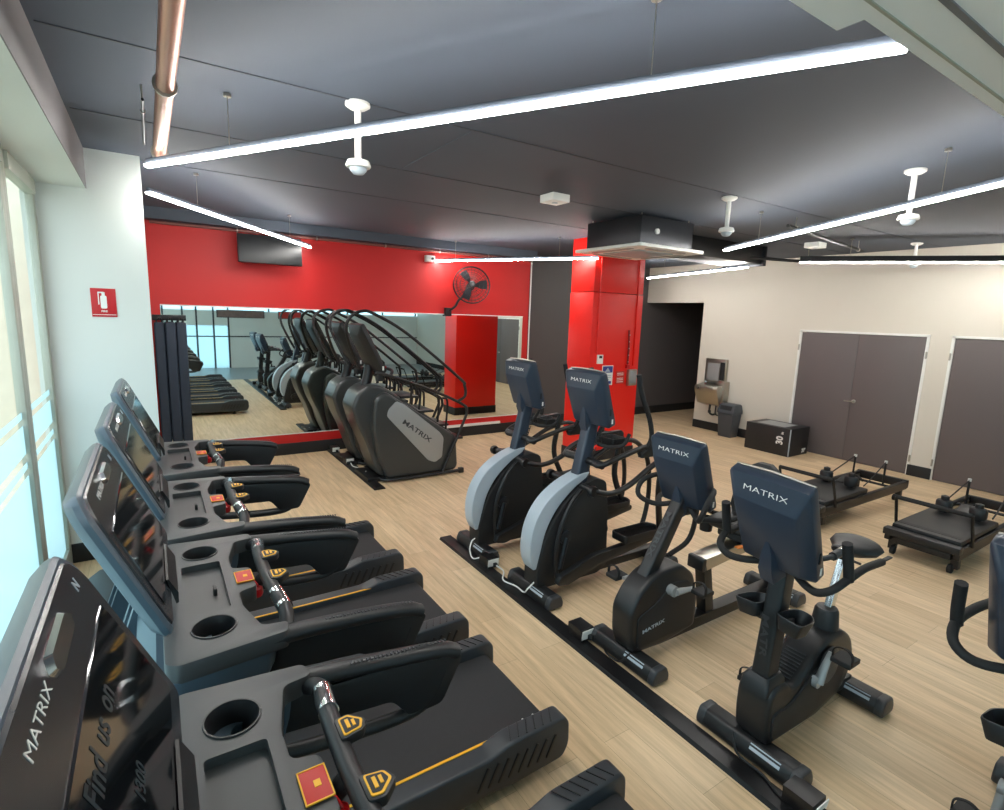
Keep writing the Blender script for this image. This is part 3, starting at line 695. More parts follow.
tm = treadmill(TY[3], 'treadmill nearest the camera, with its large logo console filling the lower left')
tc_ = tm
for y, lb in ((TY[2], 'second treadmill from the camera, its tray and red key at mid left'), (TY[1], 'third treadmill from the camera, between two other treadmills'), (TY[0], 'farthest treadmill, closest to the white pillar and mirror'), (TY[4], 'treadmill below and behind the camera, seen only as the last deck in the mirror')):
    dup(tm, (0, y, 0), lb)
# lettering on the nearest treadmill's screen
b0 = Vector((-.005, 0, 1.195)); t0 = Vector((-.19, 0, 1.61)); U = (t0 - b0).normalized(); Nn = Vector((U.z, 0, -U.x)); H = (t0 - b0).length
M_GHOST = mat('faint_screen_lettering', (38, 50, 56), .3)
for wd_, dy_ in (('Find', -.185), ('us', -.08), ('on', .005)): text(wd_, .06, b0 + U * .275 + Nn * .0172 + Vector((0, dy_, 0)), (0, 1, 0), U, M_GHOST, tm, 'screen_lettering', 1.0, .001, extrude=.0002)
text('1300', .04, b0 + U * .17 + Nn * .0172 + Vector((0, -.10, 0)), (0, 1, 0), U, M_GHOST, tm, 'screen_lettering', 1.0, .0006, extrude=.0002)

# ============================================================ CARDIO CONSOLE SHARED BY BIKES AND ELLIPTICALS
OX = 2.3
def NB(): return MB(OX, 0, 0)
def console(t, top, bot, wd=.44, yaw=0.0):
    """top/bot: (x,z) of the middle of the screen plane; leans towards -x; back of the casing faces -x"""
    b0 = Vector((bot[0], 0, bot[1])); t0 = Vector((top[0], 0, top[1])); U = (t0 - b0).normalized(); N_ = Vector((-U.z, 0, U.x)); H = (t0 - b0).length
    h = wd / 2
    def P(y, v, n): return b0 + U * v + N_ * n + Vector((yaw * y, y, 0))
    def rg(hw, hw2, v0, v1, n, r=.02): return [P(y, v, n) for y, v in rcorner([(-hw2, v0), (hw2, v0), (hw, v1), (-hw, v1)], r)]
    c = NB(); c.loft([rg(h * .97, h * .93, .01, H - .006, -.012), rg(h, h * .96, 0, H, 0), rg(h, h * .96, 0, H, .045), rg(h * .99, h * .95, .0, H - .004, .055), rg(h * .80, h * .74, .035, H - .105, .105), rg(h * .78, h * .72, .04, H - .11, .108)])
    c.obj('console_casing', M_CAS, t)
    c = NB(); c.loft([rg(h * .97, h * .93, .012, H - .01, -.011), rg(h * .94, h * .9, .02, H - .02, -.018)]); c.obj('screen', M_SCREEN, t)
    c = NB(); c.tube([P(-h * .96, H - .004, -.004), P(0, H + .006, -.004), P(h * .96, H - .004, -.004)], .006, 8); c.obj('top_trim', M_STEEL, t)
    lab = NB(); lab.box(P(-h * .965, .045, .022), (.014, .003, .035)); 
    lab.obj('white_tag', M_WHT, t)
    pt = NB(); pt.box(P(-h * .975, .12, .022), (.012, .006, .05)); pt.obj('port_cover', M_BLACK2, t)
    # sloped band with the maker's lettering
    a = P(0, H - .004, .055); b = P(0, H - .105, .105); up = (a - b).normalized(); mid = (a + b) / 2; nn = up.cross(Vector((0, 1, 0))).normalized()
    if nn.x > 0: nn = -nn
    text('MATRIX', .037, mid + nn * .0012 + up * -.002, (-yaw, -1, 0), up, M_WHT, t, 'logo_lettering', 1.75, -.0006, (OX, 0, 0))
    # mount fairing
    f = NB(); f.loft([[P(y, v, n) for y, n in ((-w_2, .07), (w_2, .07), (w_2 * .7, d), (-w_2 * .7, d))] for v, w_2, d in ((-.03, .05, .15), (.04, .052, .155), (.12, .035, .125), (.17, .012, .108))])
    f.obj('mount_fairing', M_CAS, t)
    return P
def foot_bar(x, half, t, z=.055, label=None):
    f = NB(); pr = rcorner([(x - .065, .012), (x + .065, .012), (x + .07, .05), (x + .045, .105), (x - .045, .105), (x - .07, .05)], .02)
    f.prism(pr, 'y', -half + .03, half - .03, .004); fo = f.obj('foot_bar', M_BLACK, t)
    for s in (-1, 1):
        c = NB(); c.prism([(a * 1.03 + x * (1 - 1.03), b * 1.02) for a, b in pr], 'y', s * (half - .05), s * half, .014, 3); c.obj('end_cap', M_CHAR, fo)
        w = NB(); w.lathe([(.022, 0), (.026, .012), (.010, .014)], (x, s * (half - .04), 0), 12); w.obj('leveller', M_RUB, fo)
    l = NB(); l.box((x - .052, -.10, .086), (.003, .15, .03), 0, RY(.55)); l.obj('rating_label', M_SILV, fo)
    return fo
def pedal(t, x, y, z, s):
    p = NB(); p.prism(rcorner([(x - .055, z - .015), (x + .055, z - .015), (x + .055, z + .012), (x - .055, z + .012)], .008), 'y', y - .045, y + .045, .004); po = p.obj('pedal', M_BLACK2, t)
    st = NB(); st.tube([(x - .03, y - .045, z), (x - .03, y - .04, z + .05), (x - .02, y, z + .065), (x - .03, y + .04, z + .05), (x - .03, y + .045, z)], .004, 6, 5, 3.0, (1, 0, 0)); st.obj('strap', M_RUB, po)

# ------------------------------------------------------------ upright bikes
def upright_bike(cy, label):
    t = thing('upright_bike', label, 'exercise bike', (OX, cy, 0), 'upright bikes beside the floor power track')
    foot_bar(2.36, .27, t); foot_bar(3.25, .25, t)
    bm_ = NB(); bm_.b2(2.36, 3.28, -.045, .045, .06, .12, .01); bm_.obj('base_beam', M_METB, t)
    prof = rcorner([(2.34, .10), (2.32, .22), (2.325, .35), (2.36, .40), (2.47, .40), (2.53, .34), (2.62, .39), (2.73, .47), (2.84, .51), (3.00, .51), (3.10, .44), (3.15, .32), (3.12, .20), (3.02, .12), (2.8, .08)], .04)
    b = NB(); b.prism(prof, 'y', -.085, .085, .03, 3); b.obj('body_shroud', M_BLACK, t)
    b = NB(); b.prism(rcorner([(2.36, .13), (2.355, .27), (2.50, .27), (2.72, .38), (2.96, .40), (3.05, .31), (3.0, .17), (2.7, .12)], .04), 'y', -.098, .098, .014, 2); b.obj('side_cover', M_BLACK2, t)
    g = NB()
    for i in range(9):
        x = 2.555 + i * .016; z = .355 + i * .0105
        g.box((x, 0, z + .012), (.005, .10, .006), .001, RY(-.7))
    g.obj('grip_ridges', M_CHAR, t)
    # post
    p = NB(); sec = lambda x, z, a, bb: [(x + u, v, z) for u, v in rcorner([(-a, -bb), (a, -bb), (a, bb), (-a, bb)], .02)]
    p.loft([sec(2.40, .34, .055, .045), sec(2.41, .5, .052, .042), sec(2.46, 1.0, .05, .04), sec(2.48, 1.1, .04, .038)]); p.obj('console_post', M_BLACK, t)
    c = NB(); c.loft([sec(2.395, .36, .085, .07), sec(2.40, .41, .082, .068), sec(2.405, .44, .062, .052)]); c.obj('post_collar', M_BLACK, t)
    text('MATRIX', .05, (2.357, 0, .60), (.07, 0, -1), (0, -1, 0), M_CHAR, t, 'post_lettering', 1.7, .001, (OX, 0, 0))
    console(t, (2.27, 1.45), (2.45, 1.01), .41, .15)
    # handlebars
    for s in (-1, 1):
        h = NB(); h.tube([(2.46, s * .03, 1.0), (2.40, s * .10, .97), (2.34, s * .20, .965), (2.34, s * .265, 1.0), (2.42, s * .29, 1.04), (2.58, s * .285, 1.05), (2.78, s * .275, 1.03)], .0175, 10); h.obj('handlebar', M_RUB, t)
        h = NB(); h.tube([(2.43, s * .29, 1.035), (2.41, s * .29, 1.10), (2.38, s * .285, 1.21)], .021, 10); h.obj('vertical_grip', M_RUB, t)
        h = NB(); h.tube([(2.56, s * .16, 1.06), (2.72, s * .15, 1.06)], .02, 10, 1); h.tube([(2.47, s * .03, 1.02), (2.5, s * .14, 1.055), (2.57, s * .16, 1.06)], .013, 8); h.obj('forearm_bar', M_CHAR, t)
        h = NB(); h.tube([(2.62, s * .16, 1.062), (2.70, s * .152, 1.062)], .0215, 10, 1); h.obj('sensor_grip', M_CHROME, t)
        l = NB(); l.box((2.82, s * .275, 1.035), (.10, .02, .008), .003); l.obj('shift_lever', M_BLACK2, t)
    y = NB(); y.b2(2.43, 2.50, -.055, .055, .95, 1.03, .012); y.obj('handlebar_clamp', M_BLACK, t)
    # bottle holders
    for s in (-1, 1):
        q = NB(); q.cup(rcorner([(2.34, s * .045), (2.47, s * .045), (2.53, s * .07), (2.53, s * .13), (2.47, s * .165), (2.34, s * .165)], .03), .70, .775, .009, .78, .012)
        q.xform(Matrix.Translation((2.46, 0, .76)) @ Matrix.Rotation(.12, 4, 'Y') @ Matrix.Rotation(s * -.10, 4, 'X') @ Matrix.Translation((-2.46, 0, -.76)))
        q.obj('bottle_holder', M_BLACK, t)
    q = NB(); q.b2(2.39, 2.48, -.075, .075, .69, .73, .008); q.obj('holder_bracket', M_BLACK, t)
    # seat
    c = NB(); c.lathe([(.072, .48), (.068, .50), (.058, .60), (.05, .615), (.02, .62)], (2.955, 0, 0), 20); c.obj('seat_collar', M_BLACK, t)
    c = NB(); sp = lambda x, z: [(x + u, v, z) for u, v in rcorner([(-.026, -.018), (.026, -.018), (.026, .018), (-.026, .018)], .006)]
    c.loft([sp(2.965, .58), sp(3.07, .90)]); c.obj('seat_post', M_CHROME, t)
    sd = NB(); rings = []
    for f, wd, zz, th in ((-.135, .025, .955, .03), (-.12, .035, .962, .045), (-.06, .045, .955, .06), (.0, .085, .95, .075), (.06, .125, .955, .085), (.11, .13, .962, .08), (.14, .10, .96, .06), (.15, .05, .955, .03)):
        rings.append([(3.10 + f, wd * math.cos(a), zz - th / 2 + th / 2 * math.sin(a) + .0) for a in [2 * PI * i / 16 for i in range(16)]])
    sd.loft(rings); sd.obj('saddle', M_VINYL, t)
    c = NB(); c.b2(3.02, 3.13, -.03, .03, .87, .91, .01); c.tube([(3.05, 0, .88), (3.05, -.09, .875)], .007, 6, 1); c.obj('seat_clamp', M_BLACK, t)
    # cranks
    for s, ex, ez in ((-1, .05, .16), (1, -.05, -.16)):
        ax = (2.70, .335)
        d = NB(); d.lathe([(.10, .0), (.10, .008), (.085, .014)], (ax[0] + .13, s * .096, ax[1] + .04), 24, RX(PI / 2 * (1 if s < 0 else -1))); d.obj('crank_cover', M_CHAR, t)
        c = NB(); c.tube([(ax[0], s * .118, ax[1]), (ax[0] + ex * .5, s * .125, ax[1] + ez * .5), (ax[0] + ex, s * .135, ax[1] + ez)], [.026, .014], 10, 4, .8); c.lathe([(.03, -.03), (.03, .012)], (ax[0], s * .11, ax[1]), 14, RX(PI / 2)); c.obj('crank_arm', M_SILV2, t)
        pedal(t, ax[0] + ex, s * .20, ax[1] + ez, s)
    return t
ub = upright_bike(1.25, 'upright exercise bike in full view, nearest to the camera, logo console at lower right')
ub2 = dup(ub, (OX, .30, 0), 'upright exercise bike cut off by the right edge of the photo')

# ------------------------------------------------------------ recumbent bike
t = thing('recumbent_bike', 'recumbent exercise bike with silver seat rail between the elliptical and upright bike', 'exercise bike', (OX, 2.08, 0))
foot_bar(2.36, .27, t); foot_bar(3.98, .22, t)
prof = rcorner([(2.32, .10), (2.28, .20), (2.27, .38), (2.34, .49), (2.44, .57), (2.54, .595), (2.72, .59), (2.84, .50), (2.90, .34), (2.90, .12), (2.6, .08)], .045)
b = NB(); b.prism(prof, 'y', -.082, .082, .03, 3); b.obj('body_shroud', M_BLACK, t)
b = NB(); b.prism(rcorner([(2.34, .13), (2.33, .34), (2.5, .40), (2.62, .50), (2.8, .47), (2.86, .33), (2.86, .14)], .04), 'y', -.092, .092, .012); b.obj('side_cover', M_BLACK2, t)
text('MATRIX', .032, (2.47, -.0935, .25), (1, 0, .12), (0, 0, 1), M_SILV, t, 'logo_lettering', 1.7, .0006, (OX, 0, 0))
p = NB(); sec = lambda x, z, a, bb: [(x + u, v, z) for u, v in rcorner([(-a, -bb), (a, -bb), (a, bb), (-a, bb)], .02)]
p.loft([sec(2.48, .56, .055, .042), sec(2.76, 1.02, .048, .04), sec(2.80, 1.08, .04, .038)]); p.obj('console_post', M_BLACK, t)
text('MATRIX', .05, (2.562, 0, .80), (-.53, 0, -.85), (0, -1, 0), M_CHAR, t, 'post_lettering', 1.7, .001, (OX, 0, 0))
console(t, (2.68, 1.40), (2.85, .97), .38)
for s in (-1, 1):
    h = NB(); h.tube([(2.78, s * .03, .96), (2.70, s * .16, .92), (2.62, s * .24, .97), (2.66, s * .25, 1.06), (2.78, s * .2, 1.10), (2.82, s * .1, 1.07)], .0165, 10); h.obj('handlebar', M_RUB, t)
    h = NB(); h.tube([(2.72, s * .16, .92), (2.86, s * .26, .92), (3.02, s * .27, .95), (3.05, s * .26, 1.06)], .017, 10); h.obj('side_grip', M_RUB, t)
h = NB(); h.b2(2.74, 2.82, -.055, .055, .90, .98, .012); h.obj('handlebar_clamp', M_BLACK, t)
bm_ = NB(); bm_.prism([(2.6, .06), (4.0, .06), (4.0, .14), (2.6, .14)], 'y', -.05, .05, .012); bm_.obj('base_beam', M_METB, t)
b = NB(); b.prism(rcorner([(2.98, .555), (3.72, .60), (3.72, .53), (3.0, .47)], .008), 'y', -.06, .06, .008); b.obj('seat_rail', M_STEEL, t)
b = NB(); b.prism(rcorner([(2.95, .557), (2.99, .558), (2.99, .465), (2.95, .468)], .012), 'y', -.062, .062, .01); b.obj('rail_end_cap', M_BLACK, t)
b = NB(); b.prism([(3.0, .48), (3.08, .48), (3.16, .12), (3.07, .12)], 'y', -.04, .04, .01); b.obj('front_strut', M_METB, t)
b = NB(); b.tube([(3.95, 0, .10), (3.86, 0, .26), (3.74, 0, .42), (3.66, 0, .55)], .05, 10, 5, .8); b.obj('rear_strut', M_METD, t)
b = NB(); b.b2(3.32, 3.62, -.11, .11, .60, .66, .02); b.obj('seat_carriage', M_BLACK, t)
b = NB(); b.box((3.47, 0, .70), (.36, .38, .07), .03, RY(-.08), 3); b.obj('seat_cushion', M_VINYL, t)
b = NB(); bk = []
for z, hw, x in ((.72, .12, 3.54), (.78, .17, 3.56), (.92, .17, 3.60), (1.02, .14, 3.63), (1.08, .10, 3.65), (1.11, .05, 3.66)): bk.append([(x + u, v, z) for u, v in rcorner([(-.03, -hw), (.03, -hw), (.03, hw), (-.03, hw)], .02)])
b.loft(bk); b.obj('backrest', M_VINYL, t)
for s in (-1, 1):
    b = NB(); b.tube([(3.56, s * .2, .66), (3.45, s * .27, .70), (3.28, s * .28, .80), (3.20, s * .28, .93)], .018, 10); b.obj('seat_handle', M_RUB, t)
b = NB(); b.box((3.22, -.17, .64), (.18, .03, .012), .004, RY(.12)); b.obj('adjustment_lever', M_ORG, t, 'orange seat lever')
for s, ex, ez in ((-1, .17, -.01), (1, -.17, .01)):
    c = NB(); c.tube([(2.60, s * .13, .46), (2.60 + ex, s * .145, .46 + ez)], [.028, .014], 10, 1, .8); c.lathe([(.034, -.035), (.034, .012)], (2.60, s * .12, .46), 14, RX(PI / 2)); c.obj('crank_arm', M_SILV2, t)
    pedal(t, 2.60 + ex, s * .20, .46 + ez, s)
q = NB(); q.cup(rcorner([(3.28, .16), (3.36, .16), (3.36, .24), (3.28, .24)], .03), .60, .70, .008, .85); q.obj('bottle_holder', M_BLACK, t)

# ------------------------------------------------------------ ellipticals
def elliptical(cy, label):
    t = thing('elliptical_trainer', label, 'elliptical trainer', (OX, cy, 0), 'elliptical trainers in front of the red column')
    foot_bar(2.33, .27, t)
    # silver front shroud: thick arc
    arc_o = [(2.27, .24), (2.235, .33), (2.23, .47), (2.27, .62), (2.37, .76), (2.52, .86), (2.68, .92), (2.77, .93)]
    arc_i = [(2.74, .89), (2.62, .82), (2.48, .70), (2.385, .56), (2.34, .42), (2.325, .32), (2.33, .24)]
    def sp2(p): return [(v.x, v.y) for v in smoothpath([(a, b, 0) for a, b in p], 4)]
    b = NB(); b.prism(sp2(arc_o) + sp2(arc_i), 'y', -.065, .065, .02, 3); b.obj('front_shroud', M_SILV, t)
    b = NB(); b.prism(rcorner([(2.29, .08), (2.285, .22), (2.33, .40), (2.40, .57), (2.53, .73), (2.68, .84), (2.84, .88), (2.94, .84), (2.98, .60), (3.0, .12), (2.9, .07)], .03), 'y', -.085, .085, .02, 2); b.obj('side_shroud', M_BLACK2, t)
    b = NB(); b.tube([(2.70, -.115, .86), (2.56, -.118, .74), (2.46, -.12, .55), (2.43, -.12, .35), (2.45, -.12, .16)], .017, 8); b.obj('shroud_rib', M_BLACK, t)
    b = NB(); b.tube([(2.70, .115, .86), (2.56, .118, .74), (2.46, .12, .55), (2.43, .12, .35), (2.45, .12, .16)], .017, 8); b.obj('shroud_rib', M_BLACK, t)
    # column
    sec = lambda x, z, a, bb: [(x + u, v, z) for u, v in rcorner([(-a, -bb), (a, -bb), (a, bb), (-a, bb)], .025)]
    p = NB(); p.loft([sec(2.71, .84, .062, .05), sec(2.81, 1.32, .055, .046), sec(2.83, 1.38, .04, .04)]); p.obj('console_post', M_CAS, t)
    text('MATRIX', .05, (2.80, -.058, 1.10), (-.33, 0, -.94), (1, 0, -.3), M_CHAR, t, 'post_lettering', 1.7, .001, (OX, 0, 0))
    console(t, (2.74, 1.72), (2.88, 1.31), .40)
    for s in (-1, 1):
        # crank and lower link
        c = NB(); c.lathe([(.055, 0), (.055, .02), (.03, .028)], (2.52, s * .10, .47), 18, RX(PI / 2 * (1 if s < 0 else -1))); c.tube([(2.52, s * .13, .47), (2.46 if s < 0 else 2.58, s * .135, .24 if s < 0 else .68)], .02, 8, 1); c.obj('crank_arm', M_METD, t)
        y = s * .17; dz = 0 if s < 0 else .13
        l = NB(); l.prism(rcorner([(2.40, .14 + dz * .6), (2.50, .12 + dz * .6), (2.80, .21 + dz * .8), (3.50, .30 + dz), (3.50, .345 + dz), (3.20, .33 + dz), (2.74, .30 + dz * .8), (2.42, .20 + dz * .6)], .02), 'y', y - .028, y + .028, .01); l.obj('pedal_arm', M_BLACK, t)
        # foot plate
        fz = .385 + dz
        f = NB(); ring = rcorner([(3.02, y - .085), (3.42, y - .085), (3.46, y), (3.42, y + .085), (3.02, y + .085)], .035)
        f.prism(ring, 'z', fz - .03, fz, .01); fp = f.obj('foot_plate', M_BLACK, t)
        f = NB(); f.cup(ring, fz - .02, fz + .03, .012, 1.0, .02); f.obj('plate_rim', M_BLACK, fp)
        f = NB(); f.b2(3.1, 3.16, y - .02, y + .02, .30 + dz, fz - .02); f.obj('plate_bracket', M_METD, fp)
        # hanging link
        k_ = NB(); k_.tube([(3.40, s * .245, 1.06), (3.36, s * .25, .75), (3.46, s * .215, .345 + dz)], .022, 8, 5, 1.3); k_.obj('suspension_link', M_METB, t)
        # curved frame loop down to the rear base
        k_ = NB(); k_.tube([(2.66, s * .10, .85), (2.66, s * .25, .85), (2.80, s * .28, .82), (3.0, s * .275, .86), (3.3, s * .27, 1.0), (3.58, s * .27, 1.03), (3.78, s * .27, .86), (3.85, s * .27, .55), (3.80, s * .26, .25), (3.62, s * .20, .11)], .022, 10, 6); k_.obj('side_frame_tube', M_METB, t)
        k_ = NB(); k_.lathe([(.038, -.02), (.042, 0), (.038, .02)], (2.64, s * .25, .85), 14, RX(PI / 2)); k_.obj('pivot_cap', M_METB, t)
        # upper frame and moving grips
        k_ = NB(); k_.tube([(2.78, s * .05, 1.02), (2.74, s * .2, 1.02), (2.90, s * .25, 1.08), (3.16, s * .25, 1.13), (3.42, s * .25, 1.11)], .021, 10); k_.obj('arm_link', M_METB, t)
        k_ = NB(); k_.tube([(3.16, s * .25, 1.10), (3.20, s * .27, 1.20), (3.16, s * .27, 1.36), (3.06, s * .265, 1.55), (3.02, s * .26, 1.70)], .019, 10); k_.tube([(3.16, s * .25, 1.10), (3.10, s * .25, 1.08)], .022, 8, 1); k_.obj('moving_grip', M_RUB, t)
        k_ = NB(); k_.prism(rcorner([(3.10, 1.05), (3.44, 1.05), (3.40, 1.15), (3.18, 1.14)], .02), 'y', s * .25 - .022, s * .25 + .022, .006); k_.obj('pivot_plate', M_METB, t)
        # fixed grip
        k_ = NB(); k_.tube([(2.86, s * .04, 1.14), (2.90, s * .13, 1.13), (3.02, s * .155, 1.14), (3.08, s * .155, 1.22)], .015, 8); k_.obj('fixed_grip', M_RUB, t)
    cp = NB(); cp.tube([(2.76, -.21, 1.02), (2.76, .21, 1.02)], .03, 10, 1); cp.obj('pivot_axle', M_METB, t)
    b = NB(); b.b2(2.9, 3.75, -.04, .04, .06, .13, .012); b.obj('base_beam', M_METB, t)
    foot_bar(3.62, .26, t)
    q = NB(); q.cup(rcorner([(2.98, -.08), (3.14, -.08), (3.14, .08), (2.98, .08)], .03), 1.10, 1.17, .01, .85); q.obj('bottle_holder', M_BLACK, t)
    return t
el = elliptical(3.02, 'elliptical trainer with pale silver front, nearer of the two')
el2 = dup(el, (OX, 3.88, 0), 'elliptical trainer with pale silver front, farther of the two, nearest the stair climbers')

# ============================================================ STAIR CLIMBERS
def stair_climber(cy, label):
    t = thing('stair_climber', label, 'stair climber', (2.3, cy, 0), 'stair climbers in front of the mirror')
    H2 = .33
    prof = [(2.28, .06), (2.22, .20), (2.12, .50), (2.01, .74), (1.95, .95), (2.02, 1.12), (2.14, 1.20), (2.26, 1.22), (2.40, 1.16), (3.30, .54), (3.36, .40), (3.37, .08), (3.30, .05)]
    b = MB(2.3, 0, 0); b.prism(rcorner(prof, .05), 'y', -.225, .225, .06, 4); b.obj('body_shroud', M_SHROUD, t)
    pp = rcorner([(2.46, 1.02), (2.36, .92), (2.34, .84), (2.9, .22), (3.0, .18), (3.10, .24), (3.12, .50), (3.06, .58), (2.56, .98)], .03)
    pc = rcorner([(2.36, .03), (2.24, .30), (2.17, .72), (2.20, 1.06), (2.34, 1.14), (3.31, .50), (3.34, .10), (3.30, .04)], .05)
    for s in (-1, 1):
        b = MB(2.3, 0, 0); b.prism(pc, 'y', s * .18, s * H2, .04, 3); sc = b.obj('side_cover', M_SHROUD, t)
        b = MB(2.3, 0, 0); b.prism(pp, 'y', s * (H2 - .002), s * (H2 + .006), .003); b.obj('silver_panel', M_SILV2, sc)
        text('MATRIX', .085, (2.74, s * (H2 + .007), .62), (.80, 0, -.60) if s < 0 else (-.80, 0, .60), (.60, 0, .80) , M_CHAR, sc, 'logo_lettering', 1.55, .0015, (2.3, 0, 0))
        r = MB(2.3, 0, 0); y = s * (H2 + .03)
        r.tube([(2.22, y * .8, 1.36), (2.30, y, 1.36), (2.87, y, 1.16), (3.36, y, .94), (3.44, y, .84), (3.40, y, .70), (3.10, y, .05)], .019, 10, 6)
        r.obj('lower_handrail', M_METB, t)
        r = MB(2.3, 0, 0)
        r.tube([(2.05, s * .20, 1.42), (1.95, s * .24, 1.62), (1.86, y * .9, 1.88), (1.90, y, 2.03), (2.05, y, 2.10), (2.20, y, 2.06), (2.6, y, 1.84), (3.32, y, 1.28), (3.40, y, 1.18), (3.41, y, 1.04), (3.30, y, .97)], .019, 10, 6)
        r.obj('upper_handrail', M_METB, t)
        for xx, z0, z1 in ((2.62, 1.25, .98), (2.74, 1.20, .90), (3.0, 1.08, .72), (3.12, 1.03, .62)):
            r = MB(2.3, 0, 0); r.tube([(xx - .04, y, z0), (xx + .03, y, z0 - .05), (xx + .02, y * .97, z1)], .014, 8); r.obj('rail_post', M_METB, t)
        f = MB(2.3, 0, 0); f.tube([(2.30, s * .20, .04), (2.38, y, .035), (3.30, y, .035), (3.38, y, .05)], .022, 8); f.box((3.37, y, .035), (.07, .06, .07), .012); f.obj('base_tube', M_METB, t)
    # steps inside, at the rear
    for i in range(4):
        st = MB(2.3, 0, 0); x = 3.34 - i * .22; z = .30 + i * .2
        st.b2(x - .12, x + .12, -.24, .24, z + .13, z + .16, .006); st.obj('step', M_BLACK, t)
    f = MB(2.3, 0, 0); f.b2(2.12, 2.36, -.26, .26, .0, .06, .01); f.obj('front_base', M_METB, t)
    # console mast and screen
    m = MB(2.3, 0, 0); m.tube([(2.18, 0, 1.16), (2.22, 0, 1.3), (2.24, 0, 1.44)], .06, 10, 3); m.obj('console_mast', M_BLACK, t)
    b0 = Vector((2.38, 0, 1.38)); t0 = Vector((2.10, 0, 1.95)); U = (t0 - b0).normalized(); N_ = Vector((-U.z, 0, U.x)); Hh = (t0 - b0).length
    def rg(h, v0, v1, n): return [b0 + U * v + N_ * n + Vector((0, y, 0)) for y, v in rcorner([(-h, v0), (h, v0), (h, v1), (-h, v1)], .03)]
    c = MB(2.3, 0, 0); c.loft([rg(.24, 0, Hh, 0), rg(.25, -.005, Hh + .005, .02), rg(.25, -.005, Hh + .005, .05), rg(.16, .06, Hh - .10, .11)]); c.obj('console_casing', M_BLACK, t)
    c = MB(2.3, 0, 0); c.loft([rg(.232, .01, Hh - .01, -.001), rg(.225, .016, Hh - .016, -.007)]); c.obj('screen', M_SCREEN, t)
    c = MB(2.3, 0, 0); c.box(b0 + U * .06 + N_ * .03 + Vector((0, -.252, 0)), (.02, .003, .05)); c.obj('white_tag', M_WHT, t)
    c = MB(2.3, 0, 0); c.tube([(2.40, -.30, 1.33), (2.46, -.2, 1.38), (2.47, 0, 1.39), (2.46, .2, 1.38), (2.40, .30, 1.33)], .02, 8); c.obj('front_bar', M_METB, t)
    c = MB(2.3, 0, 0); c.cup(rcorner([(2.26, -.24), (2.36, -.24), (2.36, -.12), (2.26, -.12)], .03), 1.26, 1.34, .008, .85); c.obj('cup_holder', M_BLACK, t)
    c = MB(2.3, 0, 0); c.box((2.43, 0, 1.41), (.05, .07, .03), .008); c.obj('stop_button', M_REDK, t)
    return t
sc1 = stair_climber(6.46, 'black stair climber with silver logo side panel in full view')
sc2 = dup(sc1, (2.3, 7.30, 0), 'second stair climber, standing behind the first one and closest to the mirror')

# ============================================================ FLOOR POWER TRACKS
def track(x0, x1, y0, y1, socks, label):
    t = thing('floor_power_track', label, 'cable track', (x0, y0, 0)); o = (x0, y0, 0)
    MB(*o).prism([(x0, 0), (x1, 0), (x1 - .012, .02), (x0 + .012, .02)], 'y', y0, y1, .002).obj('track_cover', M_METB, t)
    for (x, y) in socks:
        b = MB(*o); b.prism([(y - .06, .02), (y + .08, .02), (y + .08, .10), (y - .05, .10)], 'x', x - .055, x + .055, .004); s = b.obj('socket_box', M_METB, t)
        b = MB(*o); b.box((x, y - .0585, .06), (.104, .006, .074), .002, RX(.12)); b.obj('socket_plate', M_WHT, s)
        b = MB(*o); b.box((x + .01, y - .075, .05), (.03, .03, .03), .005); b.obj('plug', M_BLACK2, s)
track(2.15, 2.28, -1.1, 4.28, [(2.27, 3.57), (2.27, 2.40), (2.27, .93), (2.27, .1)], 'long black floor power track beside the bikes and ellipticals')
track(2.10, 2.24, 5.90, 7.97, [(2.17, 7.12), (2.17, 7.80)], 'short black floor power track in front of the stair climbers')
def cord(pts, r, m, label):
    tag(MB(*pts[0]).tube(pts, r, 8, 6).obj('power_cord', m), label, 'cord')
cord([(2.28, 3.49, .05), (2.30, 3.40, .03), (2.22, 3.28, .027), (2.25, 3.15, .03), (2.235, 3.02, .045), (2.24, 2.98, .09), (2.30, 2.97, .14)], .006, M_WHT, 'white looped power cord from the floor socket to the nearer elliptical')
cord([(2.265, 3.62, .088), (2.20, 3.72, .03), (2.22, 3.82, .06), (2.26, 3.86, .12), (2.30, 3.85, .15)], .006, M_WHT, 'white power cord curling onto the foot of the farther elliptical')
cord([(2.28, 2.32, .05), (2.32, 2.26, .02), (2.27, 2.16, .03), (2.26, 2.05, .05), (2.29, 2.0, .12)], .006, M_BLACK2, 'black power cord at the front foot of the recumbent bike')
cord([(2.28, .86, .05), (2.22, 1.0, .03), (2.26, 1.12, .03), (2.25, 1.25, .05), (2.28, 1.30, .12)], .006, M_BLACK2, 'black power cord at the front foot of the nearest upright bike')
cord([(2.17, 7.04, .04), (2.16, 6.9, .03), (2.22, 6.75, .03), (2.2, 6.6, .03), (2.2, 6.5, .06)], .007, M_WHT, 'pale power cord at the front of the stair climber')

